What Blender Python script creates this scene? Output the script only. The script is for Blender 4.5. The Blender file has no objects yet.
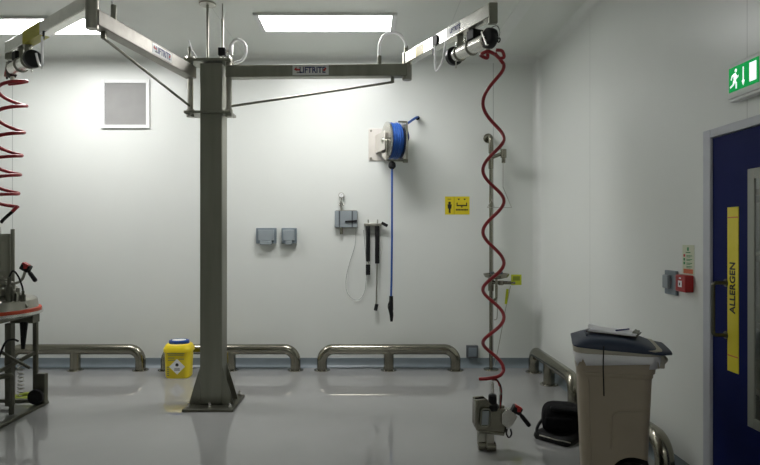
import bpy, bmesh, math, random
from mathutils import Vector, Matrix, Euler
random.seed(7)
C = bpy.context.scene.collection
PI = math.pi
F, VX, VY, EYE = 600.0, 367.0, 235.0, 1.55

def at(px, py, Y):
    """point of the room at depth Y that the photograph shows at px, py"""
    return Vector(((px - VX) * Y / F, Y, EYE - (py - VY) * Y / F))

# ------------------------------------------------------------------ materials
def mat(name, col, rough=0.5, metal=0.0, var=0.04, scale=6.0, bump=0.0, bscale=80.0, stretch=None, emit=None, spec=None, trans=0.0, coat=0.0):
    m = bpy.data.materials.new(name); m.use_nodes = True
    nt = m.node_tree; b = nt.nodes['Principled BSDF']
    b.inputs['Roughness'].default_value = rough
    b.inputs['Metallic'].default_value = metal
    if spec is not None: b.inputs['Specular IOR Level'].default_value = spec
    if trans: b.inputs['Transmission Weight'].default_value = trans
    if coat: b.inputs['Coat Weight'].default_value = coat
    tc = nt.nodes.new('ShaderNodeTexCoord')
    mp = nt.nodes.new('ShaderNodeMapping')
    if stretch: mp.inputs['Scale'].default_value = stretch
    nt.links.new(tc.outputs['Object'], mp.inputs['Vector'])
    n = nt.nodes.new('ShaderNodeTexNoise'); n.inputs['Scale'].default_value = scale; n.inputs['Detail'].default_value = 4
    nt.links.new(mp.outputs[0], n.inputs['Vector'])
    r = nt.nodes.new('ShaderNodeValToRGB')
    r.color_ramp.elements[0].position = 0.3; r.color_ramp.elements[1].position = 0.7
    r.color_ramp.elements[0].color = tuple(c * (1 - var) for c in col) + (1,)
    r.color_ramp.elements[1].color = tuple(min(1, c * (1 + var)) for c in col) + (1,)
    nt.links.new(n.outputs['Fac'], r.inputs['Fac'])
    nt.links.new(r.outputs['Color'], b.inputs['Base Color'])
    if bump:
        n2 = nt.nodes.new('ShaderNodeTexNoise'); n2.inputs['Scale'].default_value = bscale
        nt.links.new(mp.outputs[0], n2.inputs['Vector'])
        bp = nt.nodes.new('ShaderNodeBump'); bp.inputs['Strength'].default_value = bump; bp.inputs['Distance'].default_value = 0.01
        nt.links.new(n2.outputs['Fac'], bp.inputs['Height'])
        nt.links.new(bp.outputs['Normal'], b.inputs['Normal'])
    if emit:
        b.inputs['Emission Color'].default_value = tuple(emit[:3]) + (1,)
        b.inputs['Emission Strength'].default_value = emit[3]
    return m

def panel_mat(name, col, axis, x0, pitch=1.13, rough=0.3, dark=0.42):
    """white insulated wall panels with fine vertical joints"""
    m = mat(name, col, rough, var=0.012, scale=1.5, bump=0.02, bscale=3.0)
    nt = m.node_tree; b = nt.nodes['Principled BSDF']
    src = b.inputs['Base Color'].links[0].from_socket
    g = nt.nodes.new('ShaderNodeNewGeometry'); s = nt.nodes.new('ShaderNodeSeparateXYZ')
    nt.links.new(g.outputs['Position'], s.inputs[0])
    def math_(op, a, v):
        k = nt.nodes.new('ShaderNodeMath'); k.operation = op
        nt.links.new(a, k.inputs[0]); k.inputs[1].default_value = v
        return k.outputs[0]
    t = math_('SUBTRACT', s.outputs[axis], x0 - pitch * 20)
    t = math_('MODULO', t, pitch)
    t = math_('LESS_THAN', t, 0.008)
    t = math_('MULTIPLY', t, dark)
    mx = nt.nodes.new('ShaderNodeMix'); mx.data_type = 'RGBA'
    nt.links.new(t, mx.inputs['Factor']); nt.links.new(src, mx.inputs[6])
    mx.inputs[7].default_value = (0.2, 0.21, 0.2, 1)
    nt.links.new(mx.outputs[2], b.inputs['Base Color'])
    return m

WALLC = (0.76, 0.785, 0.75)
M = {}
M['wall_back'] = panel_mat('white_wall_panels_back', WALLC, 'X', 1.48, pitch=5.65, dark=.5)
M['wall_side'] = panel_mat('white_wall_panels_side', WALLC, 'Y', 3.2, pitch=2.26, dark=.3)
M['ceiling'] = panel_mat('white_ceiling_panels', (0.77, 0.795, 0.75), 'X', 0.83, pitch=2.26, rough=0.35, dark=.2)
M['trim'] = mat('white_cove_trim', (0.80, 0.82, 0.79), 0.3, var=0.02)
M['cove'] = mat('blue_grey_skirting', (0.20, 0.24, 0.265), 0.25, var=0.05)
M['floor'] = mat('grey_epoxy_floor', (0.30, 0.303, 0.298), 0.01, var=0.04, scale=1.6)
M['floor'].node_tree.nodes['Principled BSDF'].inputs['IOR'].default_value = 1.75
M['steel'] = mat('brushed_stainless', (0.40, 0.39, 0.34), 0.34, 1.0, var=0.10, scale=14, bump=0.04, bscale=60, stretch=(1, 1, 0.12))
M['steel_satin'] = mat('satin_stainless', (0.40, 0.385, 0.35), 0.55, 1.0, var=0.08, scale=14)
M['steel_dark'] = mat('dark_stainless', (0.13, 0.13, 0.105), 0.42, 1.0, var=0.12, scale=12)
M['steel_dull'] = mat('dull_stainless', (0.27, 0.27, 0.225), 0.42, 1.0, var=0.10, scale=10, bump=0.04, bscale=60, stretch=(1, 1, 0.1))
M['steel_bright'] = mat('bright_stainless', (0.72, 0.71, 0.67), 0.26, 1.0, var=0.06, scale=14)
M['tube_steel'] = mat('satin_tube_steel', (0.27, 0.258, 0.21), 0.22, 1.0, var=0.06, scale=12)
M['plate_steel'] = mat('pale_plate_steel', (0.70, 0.67, 0.62), 0.45, 0.6, var=0.05)
M['black'] = mat('black_rubber', (0.010, 0.010, 0.011), 0.55, var=0.15, bump=0.05, spec=0.25)
M['black_cloth'] = mat('black_cloth', (0.006, 0.006, 0.007), 0.85, var=0.3, scale=20, bump=0.3, bscale=180, spec=0.15)
M['black_gloss'] = mat('black_plastic', (0.010, 0.010, 0.012), 0.4, var=0.1, spec=0.3)
M['red_hose'] = mat('red_hose', (0.31, 0.014, 0.02), 0.32, var=0.1)
M['red'] = mat('red_plastic', (0.40, 0.015, 0.015), 0.35, var=0.08)
M['red_band'] = mat('red_band', (0.50, 0.055, 0.015), 0.5, var=0.08)
M['blue_hose'] = mat('blue_hose', (0.02, 0.09, 0.36), 0.35, var=0.15, scale=30)
M['white_hose'] = mat('milky_hose', (0.95, 0.95, 0.97), 0.3, var=0.01)
for _k, _v in (('Subsurface Weight', 0.8), ('Subsurface Scale', 0.02), ('Subsurface Radius', (1, 1, 1))): M['white_hose'].node_tree.nodes['Principled BSDF'].inputs[_k].default_value = _v
M['clear_hose'] = mat('clear_hose', (0.92, 0.93, 0.91), 0.2, var=0.01, trans=0.7)
M['grey_box'] = mat('grey_plastic', (0.19, 0.23, 0.26), 0.4, var=0.04)
M['grey_lid'] = mat('pale_grey_plastic', (0.30, 0.34, 0.36), 0.4, var=0.04)
M['grey_dark'] = mat('dark_grey_plastic', (0.09, 0.10, 0.11), 0.45, var=0.05)
M['grille'] = mat('grey_grille', (0.38, 0.38, 0.37), 0.25, 0.0, var=0.04)
M['white'] = mat('white_plastic', (0.82, 0.83, 0.82), 0.35, var=0.02)
M['paper'] = mat('white_paper', (0.90, 0.90, 0.93), 0.7, var=0.03)
M['yellow'] = mat('yellow_plastic', (0.85, 0.66, 0.015), 0.35, var=0.04)
M['yellow_sign'] = mat('yellow_sign', (0.78, 0.64, 0.02), 0.4, var=0.04)
M['yellow_tape'] = mat('yellow_tape', (0.80, 0.68, 0.02), 0.35, var=0.03)
M['yellow_flag'] = mat('lime_flag', (0.50, 0.55, 0.02), 0.4, var=0.05)
M['lime_hose'] = mat('lime_hose', (0.22, 0.27, 0.015), 0.5, var=0.15)
M['blue_lid'] = mat('blue_plastic', (0.012, 0.06, 0.32), 0.35, var=0.05)
M['navy_door'] = mat('navy_laminate', (0.007, 0.013, 0.09), 0.5, var=0.08, scale=2, spec=0.06)
M['door_frame'] = mat('grey_door_frame', (0.52, 0.54, 0.58), 0.4, var=0.03)
M['window_frame'] = mat('grey_window_frame', (0.30, 0.31, 0.27), 0.4, 0.2, var=0.05)
M['beige'] = mat('beige_plastic', (0.345, 0.292, 0.22), 0.5, var=0.04, bump=0.03)
M['beige_pale'] = mat('pale_beige_plastic', (0.42, 0.39, 0.32), 0.5, var=0.04)
M['navy_lid'] = mat('navy_plastic', (0.012, 0.024, 0.055), 0.5, var=0.1, bump=0.04)
M['liner'] = mat('white_bin_liner', (0.74, 0.74, 0.76), 0.35, var=0.03, bump=0.3, bscale=35)
M['ink'] = mat('black_ink', (0.015, 0.014, 0.01), 0.5)
M['ink_blue'] = mat('blue_ink', (0.02, 0.03, 0.16), 0.5)
M['ink_red'] = mat('red_ink', (0.45, 0.03, 0.03), 0.5)
M['ink_green'] = mat('green_ink', (0.03, 0.25, 0.08), 0.5)
M['ink_orange'] = mat('orange_ink', (0.65, 0.16, 0.05), 0.5)
M['ink_grey'] = mat('grey_ink', (0.25, 0.25, 0.12), 0.5)
M['notice'] = mat('notice_paper', (0.62, 0.66, 0.50), 0.5, var=0.03)
M['sign_green'] = mat('lit_green_panel', (0.0, 0.20, 0.04), 0.5, spec=0.1, emit=(0.0, 0.30, 0.06, 0.75))
M['sign_white'] = mat('lit_white_panel', (0.8, 0.85, 0.85), 0.4, emit=(0.9, 1.0, 1.0, 0.8))
M['diffuser'] = mat('lit_diffuser', (0.9, 0.9, 0.9), 0.4, emit=(1.0, 0.99, 0.985, 27.0))
M['diffuser_dim'] = mat('dim_diffuser', (0.9, 0.9, 0.9), 0.4, emit=(1.0, 0.98, 0.95, 8.0))
M['diffuser_fill'] = mat('fill_diffuser', (0.9, 0.9, 0.9), 0.4, emit=(1.0, 0.98, 0.94, 15.0))
M['sticker_gold'] = mat('yellow_sticker', (0.62, 0.52, 0.16), 0.4, var=0.05)
M['yellow_band'] = mat('yellow_band', (0.42, 0.38, 0.015), 0.4, var=0.05)
M['brown'] = mat('brown_board', (0.05, 0.035, 0.025), 0.5)
M['rack_paint'] = mat('pale_rack_paint', (0.55, 0.55, 0.50), 0.45, var=0.04)
gm = bpy.data.materials.new('door_glass'); gm.use_nodes = True
_nt = gm.node_tree; _b = _nt.nodes['Principled BSDF']
_b.inputs['Base Color'].default_value = (0.92, 0.95, 0.93, 1); _b.inputs['Roughness'].default_value = 0.02
_b.inputs['Transmission Weight'].default_value = 1.0; _b.inputs['IOR'].default_value = 1.45
M['glass'] = gm

# ------------------------------------------------------------------ mesh helpers
def box(bm, c, s, rot=None):
    r = bmesh.ops.create_cube(bm, size=1.0)
    mtx = Matrix.Translation(Vector(c)) @ (rot.to_4x4() if rot is not None else Matrix.Identity(4)) @ Matrix.Diagonal((s[0], s[1], s[2], 1))
    bmesh.ops.transform(bm, matrix=mtx, verts=r['verts'])
    return r['verts']

def box2(bm, a, b):
    a, b = Vector(a), Vector(b)
    return box(bm, (a + b) / 2, [abs(b[i] - a[i]) for i in range(3)])

def frame_of(d):
    d = d.normalized()
    up = Vector((0, 0, 1)) if abs(d.z) < 0.95 else Vector((0, 1, 0))
    x = d.cross(up).normalized(); y = x.cross(d).normalized()
    return x, y, d

def beam(bm, p0, p1, w, h):
    """rectangular bar from p0 to p1, w across, h high"""
    p0, p1 = Vector(p0), Vector(p1)
    x, y, d = frame_of(p1 - p0)
    R = Matrix((x, y, d)).transposed()
    return box(bm, (p0 + p1) / 2, (w, h, (p1 - p0).length), R)

def cyl(bm, p0, p1, r0, r1=None, seg=24):
    p0, p1 = Vector(p0), Vector(p1)
    if r1 is None: r1 = r0
    x, y, d = frame_of(p1 - p0)
    ra, rb = [], []
    for i in range(seg):
        a = 2 * PI * i / seg
        o = x * math.cos(a) + y * math.sin(a)
        ra.append(bm.verts.new(p0 + o * r0)); rb.append(bm.verts.new(p1 + o * r1))
    for i in range(seg):
        j = (i + 1) % seg
        bm.faces.new((ra[i], ra[j], rb[j], rb[i]))
    bm.faces.new(ra[::-1]); bm.faces.new(rb)

def tube(bm, pts, r, seg=10, closed=False):
    pts = [Vector(p) for p in pts]
    n = len(pts)
    T = []
    for i in range(n):
        if closed: t = pts[(i + 1) % n] - pts[i - 1]
        else: t = pts[min(i + 1, n - 1)] - pts[max(i - 1, 0)]
        T.append(t.normalized())
    x, y, _ = frame_of(T[0])
    rings = []
    for i in range(n):
        x = (x - T[i] * x.dot(T[i])).normalized(); y = T[i].cross(x)
        rr = r[i] if isinstance(r, (list, tuple)) else r
        rings.append([bm.verts.new(pts[i] + (x * math.cos(2 * PI * k / seg) + y * math.sin(2 * PI * k / seg)) * rr) for k in range(seg)])
    m = n if closed else n - 1
    for i in range(m):
        A, B = rings[i], rings[(i + 1) % n]
        for k in range(seg):
            l = (k + 1) % seg
            bm.faces.new((A[k], A[l], B[l], B[k]))
    if not closed:
        bm.faces.new(rings[0][::-1]); bm.faces.new(rings[-1])

def smooth_path(pts, n=10):
    """Catmull-Rom through the points"""
    P = [Vector(p) for p in pts]
    P = [P[0] * 2 - P[1]] + P + [P[-1] * 2 - P[-2]]
    out = []
    for i in range(1, len(P) - 2):
        for k in range(n):
            t = k / n
            a, b, c, d = P[i - 1], P[i], P[i + 1], P[i + 2]
            out.append(0.5 * ((2 * b) + (c - a) * t + (2 * a - 5 * b + 4 * c - d) * t * t + (3 * b - a - 3 * c + d) * t ** 3))
    out.append(P[-2])
    return out

def bend_path(pts, rad, n=8):
    """straight runs with rounded corners"""
    P = [Vector(p) for p in pts]; out = [P[0]]
    for i in range(1, len(P) - 1):
        a = (P[i - 1] - P[i]).normalized(); b = (P[i + 1] - P[i]).normalized()
        ang = a.angle(b); d = rad / math.tan(ang / 2)
        cdir = (a + b).normalized(); c = P[i] + cdir * (rad / math.sin(ang / 2))
        s = P[i] + a * d - c; e = P[i] + b * d - c
        w = s.angle(e); ax = s.cross(e).normalized()
        for k in range(n + 1):
            out.append(c + Matrix.Rotation(w * k / n, 3, ax) @ s)
    out.append(P[-1])
    return out

def lathe(bm, prof, c=(0, 0, 0), axis=(0, 0, 1), seg=32):
    c = Vector(c); x, y, d = frame_of(Vector(axis))
    rings = []
    for r, h in prof:
        if r < 1e-6: rings.append([bm.verts.new(c + d * h)])
        else: rings.append([bm.verts.new(c + d * h + (x * math.cos(2 * PI * k / seg) + y * math.sin(2 * PI * k / seg)) * r) for k in range(seg)])
    for A, B in zip(rings, rings[1:]):
        for k in range(seg):
            l = (k + 1) % seg
            if len(A) == 1 and len(B) == 1: continue
            if len(A) == 1: bm.faces.new((A[0], B[l], B[k]))
            elif len(B) == 1: bm.faces.new((A[k], A[l], B[0]))
            else: bm.faces.new((A[k], A[l], B[l], B[k]))
    if len(rings[0]) > 1: bm.faces.new(rings[0][::-1])
    if len(rings[-1]) > 1: bm.faces.new(rings[-1])

def prism(bm, poly, o, u, v, depth):
    """polygon (list of 2D) in plane o + a*u + b*v, pushed along u x v by depth"""
    o, u, v = Vector(o), Vector(u), Vector(v); n = u.cross(v).normalized() * depth
    A = [bm.verts.new(o + u * a + v * b) for a, b in poly]
    B = [bm.verts.new(p.co + n) for p in A]
    k = len(A)
    for i in range(k):
        j = (i + 1) % k
        bm.faces.new((A[i], A[j], B[j], B[i]))
    bm.faces.new(A[::-1]); bm.faces.new(B)

def rrect(w, h, r, n=5):
    pts = []
    for cx, cy, a0 in ((w / 2 - r, h / 2 - r, 0), (-w / 2 + r, h / 2 - r, 90), (-w / 2 + r, -h / 2 + r, 180), (w / 2 - r, -h / 2 + r, 270)):
        for i in range(n + 1):
            a = math.radians(a0 + 90 * i / n)
            pts.append((cx + r * math.cos(a), cy + r * math.sin(a)))
    return pts

def loft(bm, sections, caps=True):
    rings = [[bm.verts.new(Vector(p)) for p in s] for s in sections]
    k = len(rings[0])
    for A, B in zip(rings, rings[1:]):
        for i in range(k):
            j = (i + 1) % k
            bm.faces.new((A[i], A[j], B[j], B[i]))
    if caps:
        bm.faces.new(rings[0][::-1]); bm.faces.new(rings[-1])

WL = {}      # where each object's origin stands in the room (nothing but the bin is turned)
def NB(): return bmesh.new()

def obj(name, bm, m, parent=None, bevel=0.0, smooth=True, ang=35, label=None, sub=0, xf=None, seg=2):
    if xf is not None: bmesh.ops.transform(bm, matrix=xf, verts=bm.verts)
    bmesh.ops.recalc_face_normals(bm, faces=bm.faces)
    co = [v.co for v in bm.verts]
    lo = Vector([min(c[i] for c in co) for i in range(3)]); hi = Vector([max(c[i] for c in co) for i in range(3)])
    o0 = Vector(((lo.x + hi.x) / 2, (lo.y + hi.y) / 2, lo.z))
    bmesh.ops.translate(bm, vec=-o0, verts=bm.verts)
    me = bpy.data.meshes.new(name); bm.to_mesh(me); bm.free()
    me.materials.append(M[m])
    if smooth:
        for p in me.polygons: p.use_smooth = True
        me.set_sharp_from_angle(angle=math.radians(ang))
    o = bpy.data.objects.new(name, me); C.objects.link(o)
    WL[o.name] = o0
    if parent is not None:
        o.parent = parent; o.location = o0 - WL[parent.name]
    else: o.location = o0
    if bevel:
        b = o.modifiers.new('bevel', 'BEVEL'); b.width = bevel; b.segments = seg; b.limit_method = 'ANGLE'; b.angle_limit = math.radians(40)
    if sub:
        s = o.modifiers.new('subsurf', 'SUBSURF'); s.levels = sub; s.render_levels = sub
    if label: o['label'] = label
    return o

def tag(o, label, cat, group=None):
    o['label'] = label; o['category'] = cat
    if group: o['group'] = group
    return o

def thing(name, loc, label, cat, group=None):
    o = bpy.data.objects.new(name, None); C.objects.link(o)
    o.location = loc; o.empty_display_size = 0.1
    WL[o.name] = Vector(loc)
    return tag(o, label, cat, group)

def struct(name, bm, m, parent=None, **k):
    o = obj(name, bm, m, parent, **k)
    if parent is None: o['kind'] = 'structure'
    return o

def bx(a, b):
    bm = NB(); box2(bm, a, b); return bm
def bcyl(p0, p1, r0, r1=None, seg=24):
    bm = NB(); cyl(bm, p0, p1, r0, r1, seg); return bm
def btube(pts, r, seg=10, closed=False):
    bm = NB(); tube(bm, pts, r, seg, closed); return bm

def text(name, s, size, o, u, v, m, parent, depth=0.0015, stretch=1.0, bold=0.0, shear=0.0, label=None):
    """lettering as a mesh, centred at o, reading along u with its top towards v"""
    cu = bpy.data.curves.new('tmp_text', 'FONT'); cu.body = s; cu.size = size; cu.align_x = 'CENTER'; cu.align_y = 'CENTER'
    cu.extrude = depth / 2; cu.offset = bold; cu.shear = shear; cu.resolution_u = 3
    t = bpy.data.objects.new('tmp_text', cu); C.objects.link(t)
    dg = bpy.context.evaluated_depsgraph_get(); dg.update()
    me = bpy.data.meshes.new_from_object(t.evaluated_get(dg))
    bpy.data.objects.remove(t); bpy.data.curves.remove(cu)
    bm = NB(); bm.from_mesh(me); bpy.data.meshes.remove(me)
    u, v = Vector(u).normalized(), Vector(v).normalized(); n = u.cross(v)
    R = Matrix((u * stretch, v, n)).transposed().to_4x4()
    bmesh.ops.transform(bm, matrix=Matrix.Translation(Vector(o)) @ R, verts=bm.verts)
    return obj(name, bm, m, parent, smooth=False, label=label)

# ------------------------------------------------------------------ the room
XR, XL, YB, YF, H = 2.03, -5.6, 7.05, -2.6, 3.64
struct('floor', bx((XL - .1, YF - .1, -0.1), (4.6, YB + .1, 0)), 'floor', smooth=False)
struct('ceiling', bx((XL - .1, YF - .1, H), (4.6, YB + .1, H + 0.1)), 'ceiling', smooth=False)
struct('wall_back', bx((XL - .1, YB, 0), (XR + .1, YB + 0.1, H)), 'wall_back', smooth=False)
struct('wall_left', bx((XL - .1, YF, 0), (XL, YB, H)), 'wall_side', smooth=False)
struct('wall_front', bx((XL - .1, YF - .1, 0), (4.6, YF, H)), 'wall_back', smooth=False)
DY0, DY1, DZ = 2.38, 3.60, 2.17            # opening of the door, frame included
bm = NB()
box2(bm, (XR, DY1, 0), (XR + .1, YB, H)); box2(bm, (XR, YF, 0), (XR + .1, DY0, H)); box2(bm, (XR, DY0, DZ), (XR + .1, DY1, H))
struct('wall_right', bm, 'wall_side', smooth=False)
# the corridor seen through the door's window
struct('wall_corridor', bx((4.5, YF, 0), (4.6, YB, H)), 'wall_side', smooth=False)
struct('wall_corridor_end', bx((XR + .1, YB, 0), (4.6, YB + .1, H)), 'wall_back', smooth=False)

def cove_profile(bm, p0, p1, a, b, r, n=6):
    """quarter-round strip filling the corner at p0..p1 between directions a and b"""
    p0, p1, a, b = Vector(p0), Vector(p1), Vector(a), Vector(b)
    pr = [Vector((0, 0, 0))]
    for i in range(n + 1):
        t = PI / 2 * i / n
        pr.append(a * (r - r * math.sin(t)) + b * (r - r * math.cos(t)))
    loft(bm, [[p0 + q for q in pr], [p1 + q for q in pr]])
bm = NB(); cove_profile(bm, (XR, YB, 0.1), (XR, YB, H), (-1, 0, 0), (0, -1, 0), 0.085)
struct('trim_1', bm, 'trim')
bm = NB(); cove_profile(bm, (XL, YB, H), (XR, YB, H), (0, -1, 0), (0, 0, -1), 0.07)
struct('trim_2', bm, 'trim')
bm = NB(); cove_profile(bm, (XR, YB, H), (XR, YF, H), (-1, 0, 0), (0, 0, -1), 0.075)
struct('trim_3', bm, 'trim')
struct('trim_4', bx((1.36, YF, H - 0.006), (1.49, YB - 0.07, H)), 'trim')
def skirting(bm, run, up, out):
    """coved resin skirting: upstand of 105 mm with a rounded foot"""
    prof = [(0, 0), (0, .105), (.004, .108), (.010, .105), (.012, .060), (.020, .028), (.035, .010), (.06, .002), (.06, 0)]
    out = Vector(out)
    loft(bm, [[Vector(p) + out * a + Vector((0, 0, b)) for a, b in prof] for p in run])
bm = NB(); skirting(bm, [(XL, YB, 0), (XR, YB, 0)], 0, (0, -1, 0)); struct('baseboard_back', bm, 'cove')
bm = NB(); skirting(bm, [(XR, YB, 0), (XR, DY1, 0)], 0, (-1, 0, 0)); struct('baseboard_right', bm, 'cove')

# ------------------------------------------------------------------ the door
door = bpy.data.objects.new('door_1', None); C.objects.link(door); door.location = (XR, (DY0 + DY1) / 2, 0); WL['door_1'] = Vector(door.location)
door['kind'] = 'structure'
bm = NB()
for y0, y1 in ((DY1 - 0.075, DY1), (DY0, DY0 + 0.075)): box2(bm, (XR - 0.015, y0, 0), (XR + .1, y1, DZ))
box2(bm, (XR - 0.015, DY0 + 0.075, DZ - 0.05), (XR + .1, DY1 - 0.075, DZ))
obj('door_frame', bm, 'door_frame', door, bevel=0.004)
WY0, WY1, WZ0, WZ1 = 2.75, 3.19, 0.535, 1.90
bm = NB(); ly0, ly1, lz1 = DY0 + 0.079, DY1 - 0.079, DZ - 0.054
x0, x1 = XR, XR + 0.03
box2(bm, (x0, ly0, 0.008), (x1, WY0, lz1)); box2(bm, (x0, WY1, 0.008), (x1, ly1, lz1))
box2(bm, (x0, WY0, 0.008), (x1, WY1, WZ0)); box2(bm, (x0, WY0, WZ1), (x1, WY1, lz1))
obj('door_leaf', bm, 'navy_door', door, smooth=False)
bm = NB(); fw = 0.055
xa, xb = XR - 0.008, XR + 0.006
box2(bm, (xa, WY0, WZ0), (xb, WY0 + fw, WZ1)); box2(bm, (xa, WY1 - fw, WZ0), (xb, WY1, WZ1))
box2(bm, (xa, WY0 + fw, WZ0), (xb, WY1 - fw, WZ0 + fw)); box2(bm, (xa, WY0 + fw, WZ1 - fw), (xb, WY1 - fw, WZ1))
wf = obj('window_frame', bm, 'window_frame', door, bevel=0.003)
obj('window_pane', bx((XR - 0.002, WY0 + fw, WZ0 + fw), (XR + 0.004, WY1 - fw, WZ1 - fw)), 'glass', wf, smooth=False)
hy = 3.39
hp = bend_path([(XR, hy, 1.28), (XR - 0.075, hy, 1.28), (XR - 0.075, hy, 0.985), (XR, hy, 0.985)], 0.02)
hd = obj('door_handle', btube(hp, 0.0105, 12), 'steel_dark', door, label='steel D-shaped pull handle')
for z in (1.28, .985): obj('handle_rose', bcyl((XR, hy, z), (XR - 0.006, hy, z), 0.022), 'steel_dark', hd)
sy0, sy1, sz0, sz1 = 3.275, 3.375, 0.79, 1.705
tape = obj('warning_strip', bx((XR - 0.003, sy0, sz0), (XR, sy1, sz1)), 'yellow_tape', door, smooth=False, label='yellow vertical strip reading ALLERGEN')
text('lettering', 'ALLERGEN', 0.068, (XR - 0.0036, (sy0 + sy1) / 2, 1.258), (0, 0, 1), (0, 1, 0), 'ink', tape, bold=0.0016, stretch=0.88)
bm = NB()
for z in (sz0 + 0.085, sz1 - 0.06): box2(bm, (XR - 0.0038, sy0 + 0.004, z), (XR - 0.003, sy1 - 0.004, z + 0.006))
obj('border_line', bm, 'ink_orange', tape, smooth=False)

# racking with diagonal braces in the corridor
rk = thing('storage_rack', (3.3, 4.7, 0), 'pale metal rack with diagonal braces behind the glass of the blue door', 'rack')
for x in (2.9, 3.7):
    for y in (4.1, 5.6): obj('post', bx((x - .025, y - .025, 0), (x + .025, y + .025, 2.6)), 'rack_paint', rk, bevel=0.003)
for z in (.35, .85, 1.35, 1.85, 2.35): obj('shelf', bx((2.925, 4.12, z), (3.675, 5.58, z + .045)), 'rack_paint', rk, bevel=0.003)
for z in (.1, .7, 1.3, 1.9):
    bm = NB(); beam(bm, (2.89, 4.08, z + .5), (3.7, 4.08, z), .02, .05); obj('brace', bm, 'rack_paint', rk)

# ------------------------------------------------------------------ ceiling lights
def ceiling_light(x0, x1, y0, y1, label, group=None, lamp='diffuser'):
    t = thing('ceiling_light', ((x0 + x1) / 2, (y0 + y1) / 2, H - 0.03), label, 'ceiling light', group)
    bm = NB(); f = 0.05; z0 = H - 0.022
    box2(bm, (x0, y0, z0), (x1, y0 + f * .6, H)); box2(bm, (x0, y1 - f * .6, z0), (x1, y1, H))
    box2(bm, (x0, y0 + f * .6, z0), (x0 + f, y1 - f * .6, H)); box2(bm, (x1 - f, y0 + f * .6, z0), (x1, y1 - f * .6, H))
    obj('light_frame', bm, 'white', t, bevel=0.004)
    obj('diffuser', bx((x0 + f, y0 + f * .6, H - 0.014), (x1 - f, y1 - f * .6, H - 0.004)), lamp, t, smooth=False)
    return t
LY0, LY1 = 5.64, 6.13
ceiling_light(-1.075, 0.285, LY0, LY1, 'long lit ceiling light above the horizontal crane arm')
ceiling_light(-3.86, -2.48, 5.73, 6.21, 'long lit ceiling light at the left, crossed by the folded left crane arm')

ceiling_light(-.9, .46, -1.9, -1.4, 'added fill light panel behind the camera', lamp='diffuser_fill')  # unseen fill panel, added to brighten the fronts of bin and floor tool
ceiling_light(2.7, 3.9, 2.4, 2.9, 'ceiling light in the corridor beyond the blue door', lamp='diffuser_dim')

# ------------------------------------------------------------------ bump rails
def rail(p0, p1, mid, label):
    """floor-mounted steel tube hoop between the post centres p0 and p1"""
    p0, p1 = Vector(p0), Vector(p1); R = 0.058; zc = 0.240
    t = thing('bump_rail', (p0 + p1) / 2, label, 'bump rail', 'steel bump rails along the walls')
    path = bend_path([p0 + Vector((0, 0, .008)), p0 + Vector((0, 0, zc)), p1 + Vector((0, 0, zc)), p1 + Vector((0, 0, .008))], 0.13, 12)
    obj('rail_tube', btube(path, R, 24), 'tube_steel', t)
    pm = p0.lerp(p1, mid)
    obj('middle_post', bcyl(pm + Vector((0, 0, .008)), pm + Vector((0, 0, zc - .01)), R), 'tube_steel', t)
    for p in (p0, pm, p1):
        f = obj('foot_plate', bcyl(p, p + Vector((0, 0, .008)), 0.092), 'tube_steel', t, bevel=0.002)
        for k in range(4):
            a = PI / 4 + k * PI / 2; q = p + Vector((math.cos(a), math.sin(a), 0)) * 0.073
            obj('bolt', bcyl(q + Vector((0, 0, .008)), q + Vector((0, 0, .017)), 0.009, seg=6), 'steel_bright', f)
    return t
RY = 6.88; k = RY / F
rail(((10 - VX) * k, RY, 0), ((140.5 - VX) * k, RY, 0), 0.5, 'steel bump rail at the left behind the trolley frame')
rail(((166 - VX) * k, RY, 0), ((295.5 - VX) * k, RY, 0), 0.5, 'steel bump rail behind the yellow bucket and the crane column')
rail(((322 - VX) * k, RY, 0), ((455.5 - VX) * k, RY, 0), 0.5, 'steel bump rail on the back wall right of the column, in full view')
rail((1.885, 6.78, 0), (1.885, 5.46, 0), 0.43, 'steel bump rail along the right wall beyond the beige bin')
rail((1.885, 5.15, 0), (1.885, 3.80, 0), 0.5, 'steel bump rail along the right wall, mostly hidden by the beige bin')

# ------------------------------------------------------------------ jib crane
jx, jy = -1.405, 5.5
cr = thing('jib_crane', (jx, jy, 0), 'stainless steel column crane with two jointed arms, bolted to the floor', 'crane')
bp = obj('base_plate', bx((-1.618, 5.245, 0), (-1.170, 5.745, 0.025)), 'steel_dark', cr, bevel=0.003)
for x in (-1.575, -1.39, -1.212):
    for y in (5.295, 5.705):
        bm = NB(); cyl(bm, (x, y, .025), (x, y, .045), .019, seg=6); cyl(bm, (x, y, .045), (x, y, .07), .010, seg=10)
        obj('anchor_bolt', bm, 'steel_bright', bp, ang=30)
for y in (5.415, 5.585):
    for s in (-1, 1):
        bm = NB(); prism(bm, [(0, 0), (.1, 0), (.1, .012), (0, .34)], (jx + s * .1, y + .006, .025), (s, 0, 0), (0, 0, 1), .012 * s)
        obj('gusset', bm, 'steel_dull', cr)
obj('column', bx((jx - .1, jy - .1, .025), (jx + .1, jy + .1, 3.10)), 'steel_dull', cr, bevel=0.008)
ZB0, ZB1 = 2.972, 3.08
SL, SR = Vector((-1.604, 5.45, 0)), Vector((-1.253, 5.45, 0))
hdm = NB(); box2(hdm, (-1.645, 5.38, 3.115), (-1.225, 5.62, 3.14)); head = obj('head_plate', hdm, 'steel_dull', cr, bevel=.003)
for p in (SL, SR):
    obj('bearing_cap', bcyl((p.x, p.y, 3.14), (p.x, p.y, 3.165), .03), 'steel', head)
hdm = NB(); box2(hdm, (-1.645, 5.38, 2.645), (-1.225, 5.62, 2.668)); low = obj('bearing_plate', hdm, 'steel_dull', cr, bevel=.003)
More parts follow.
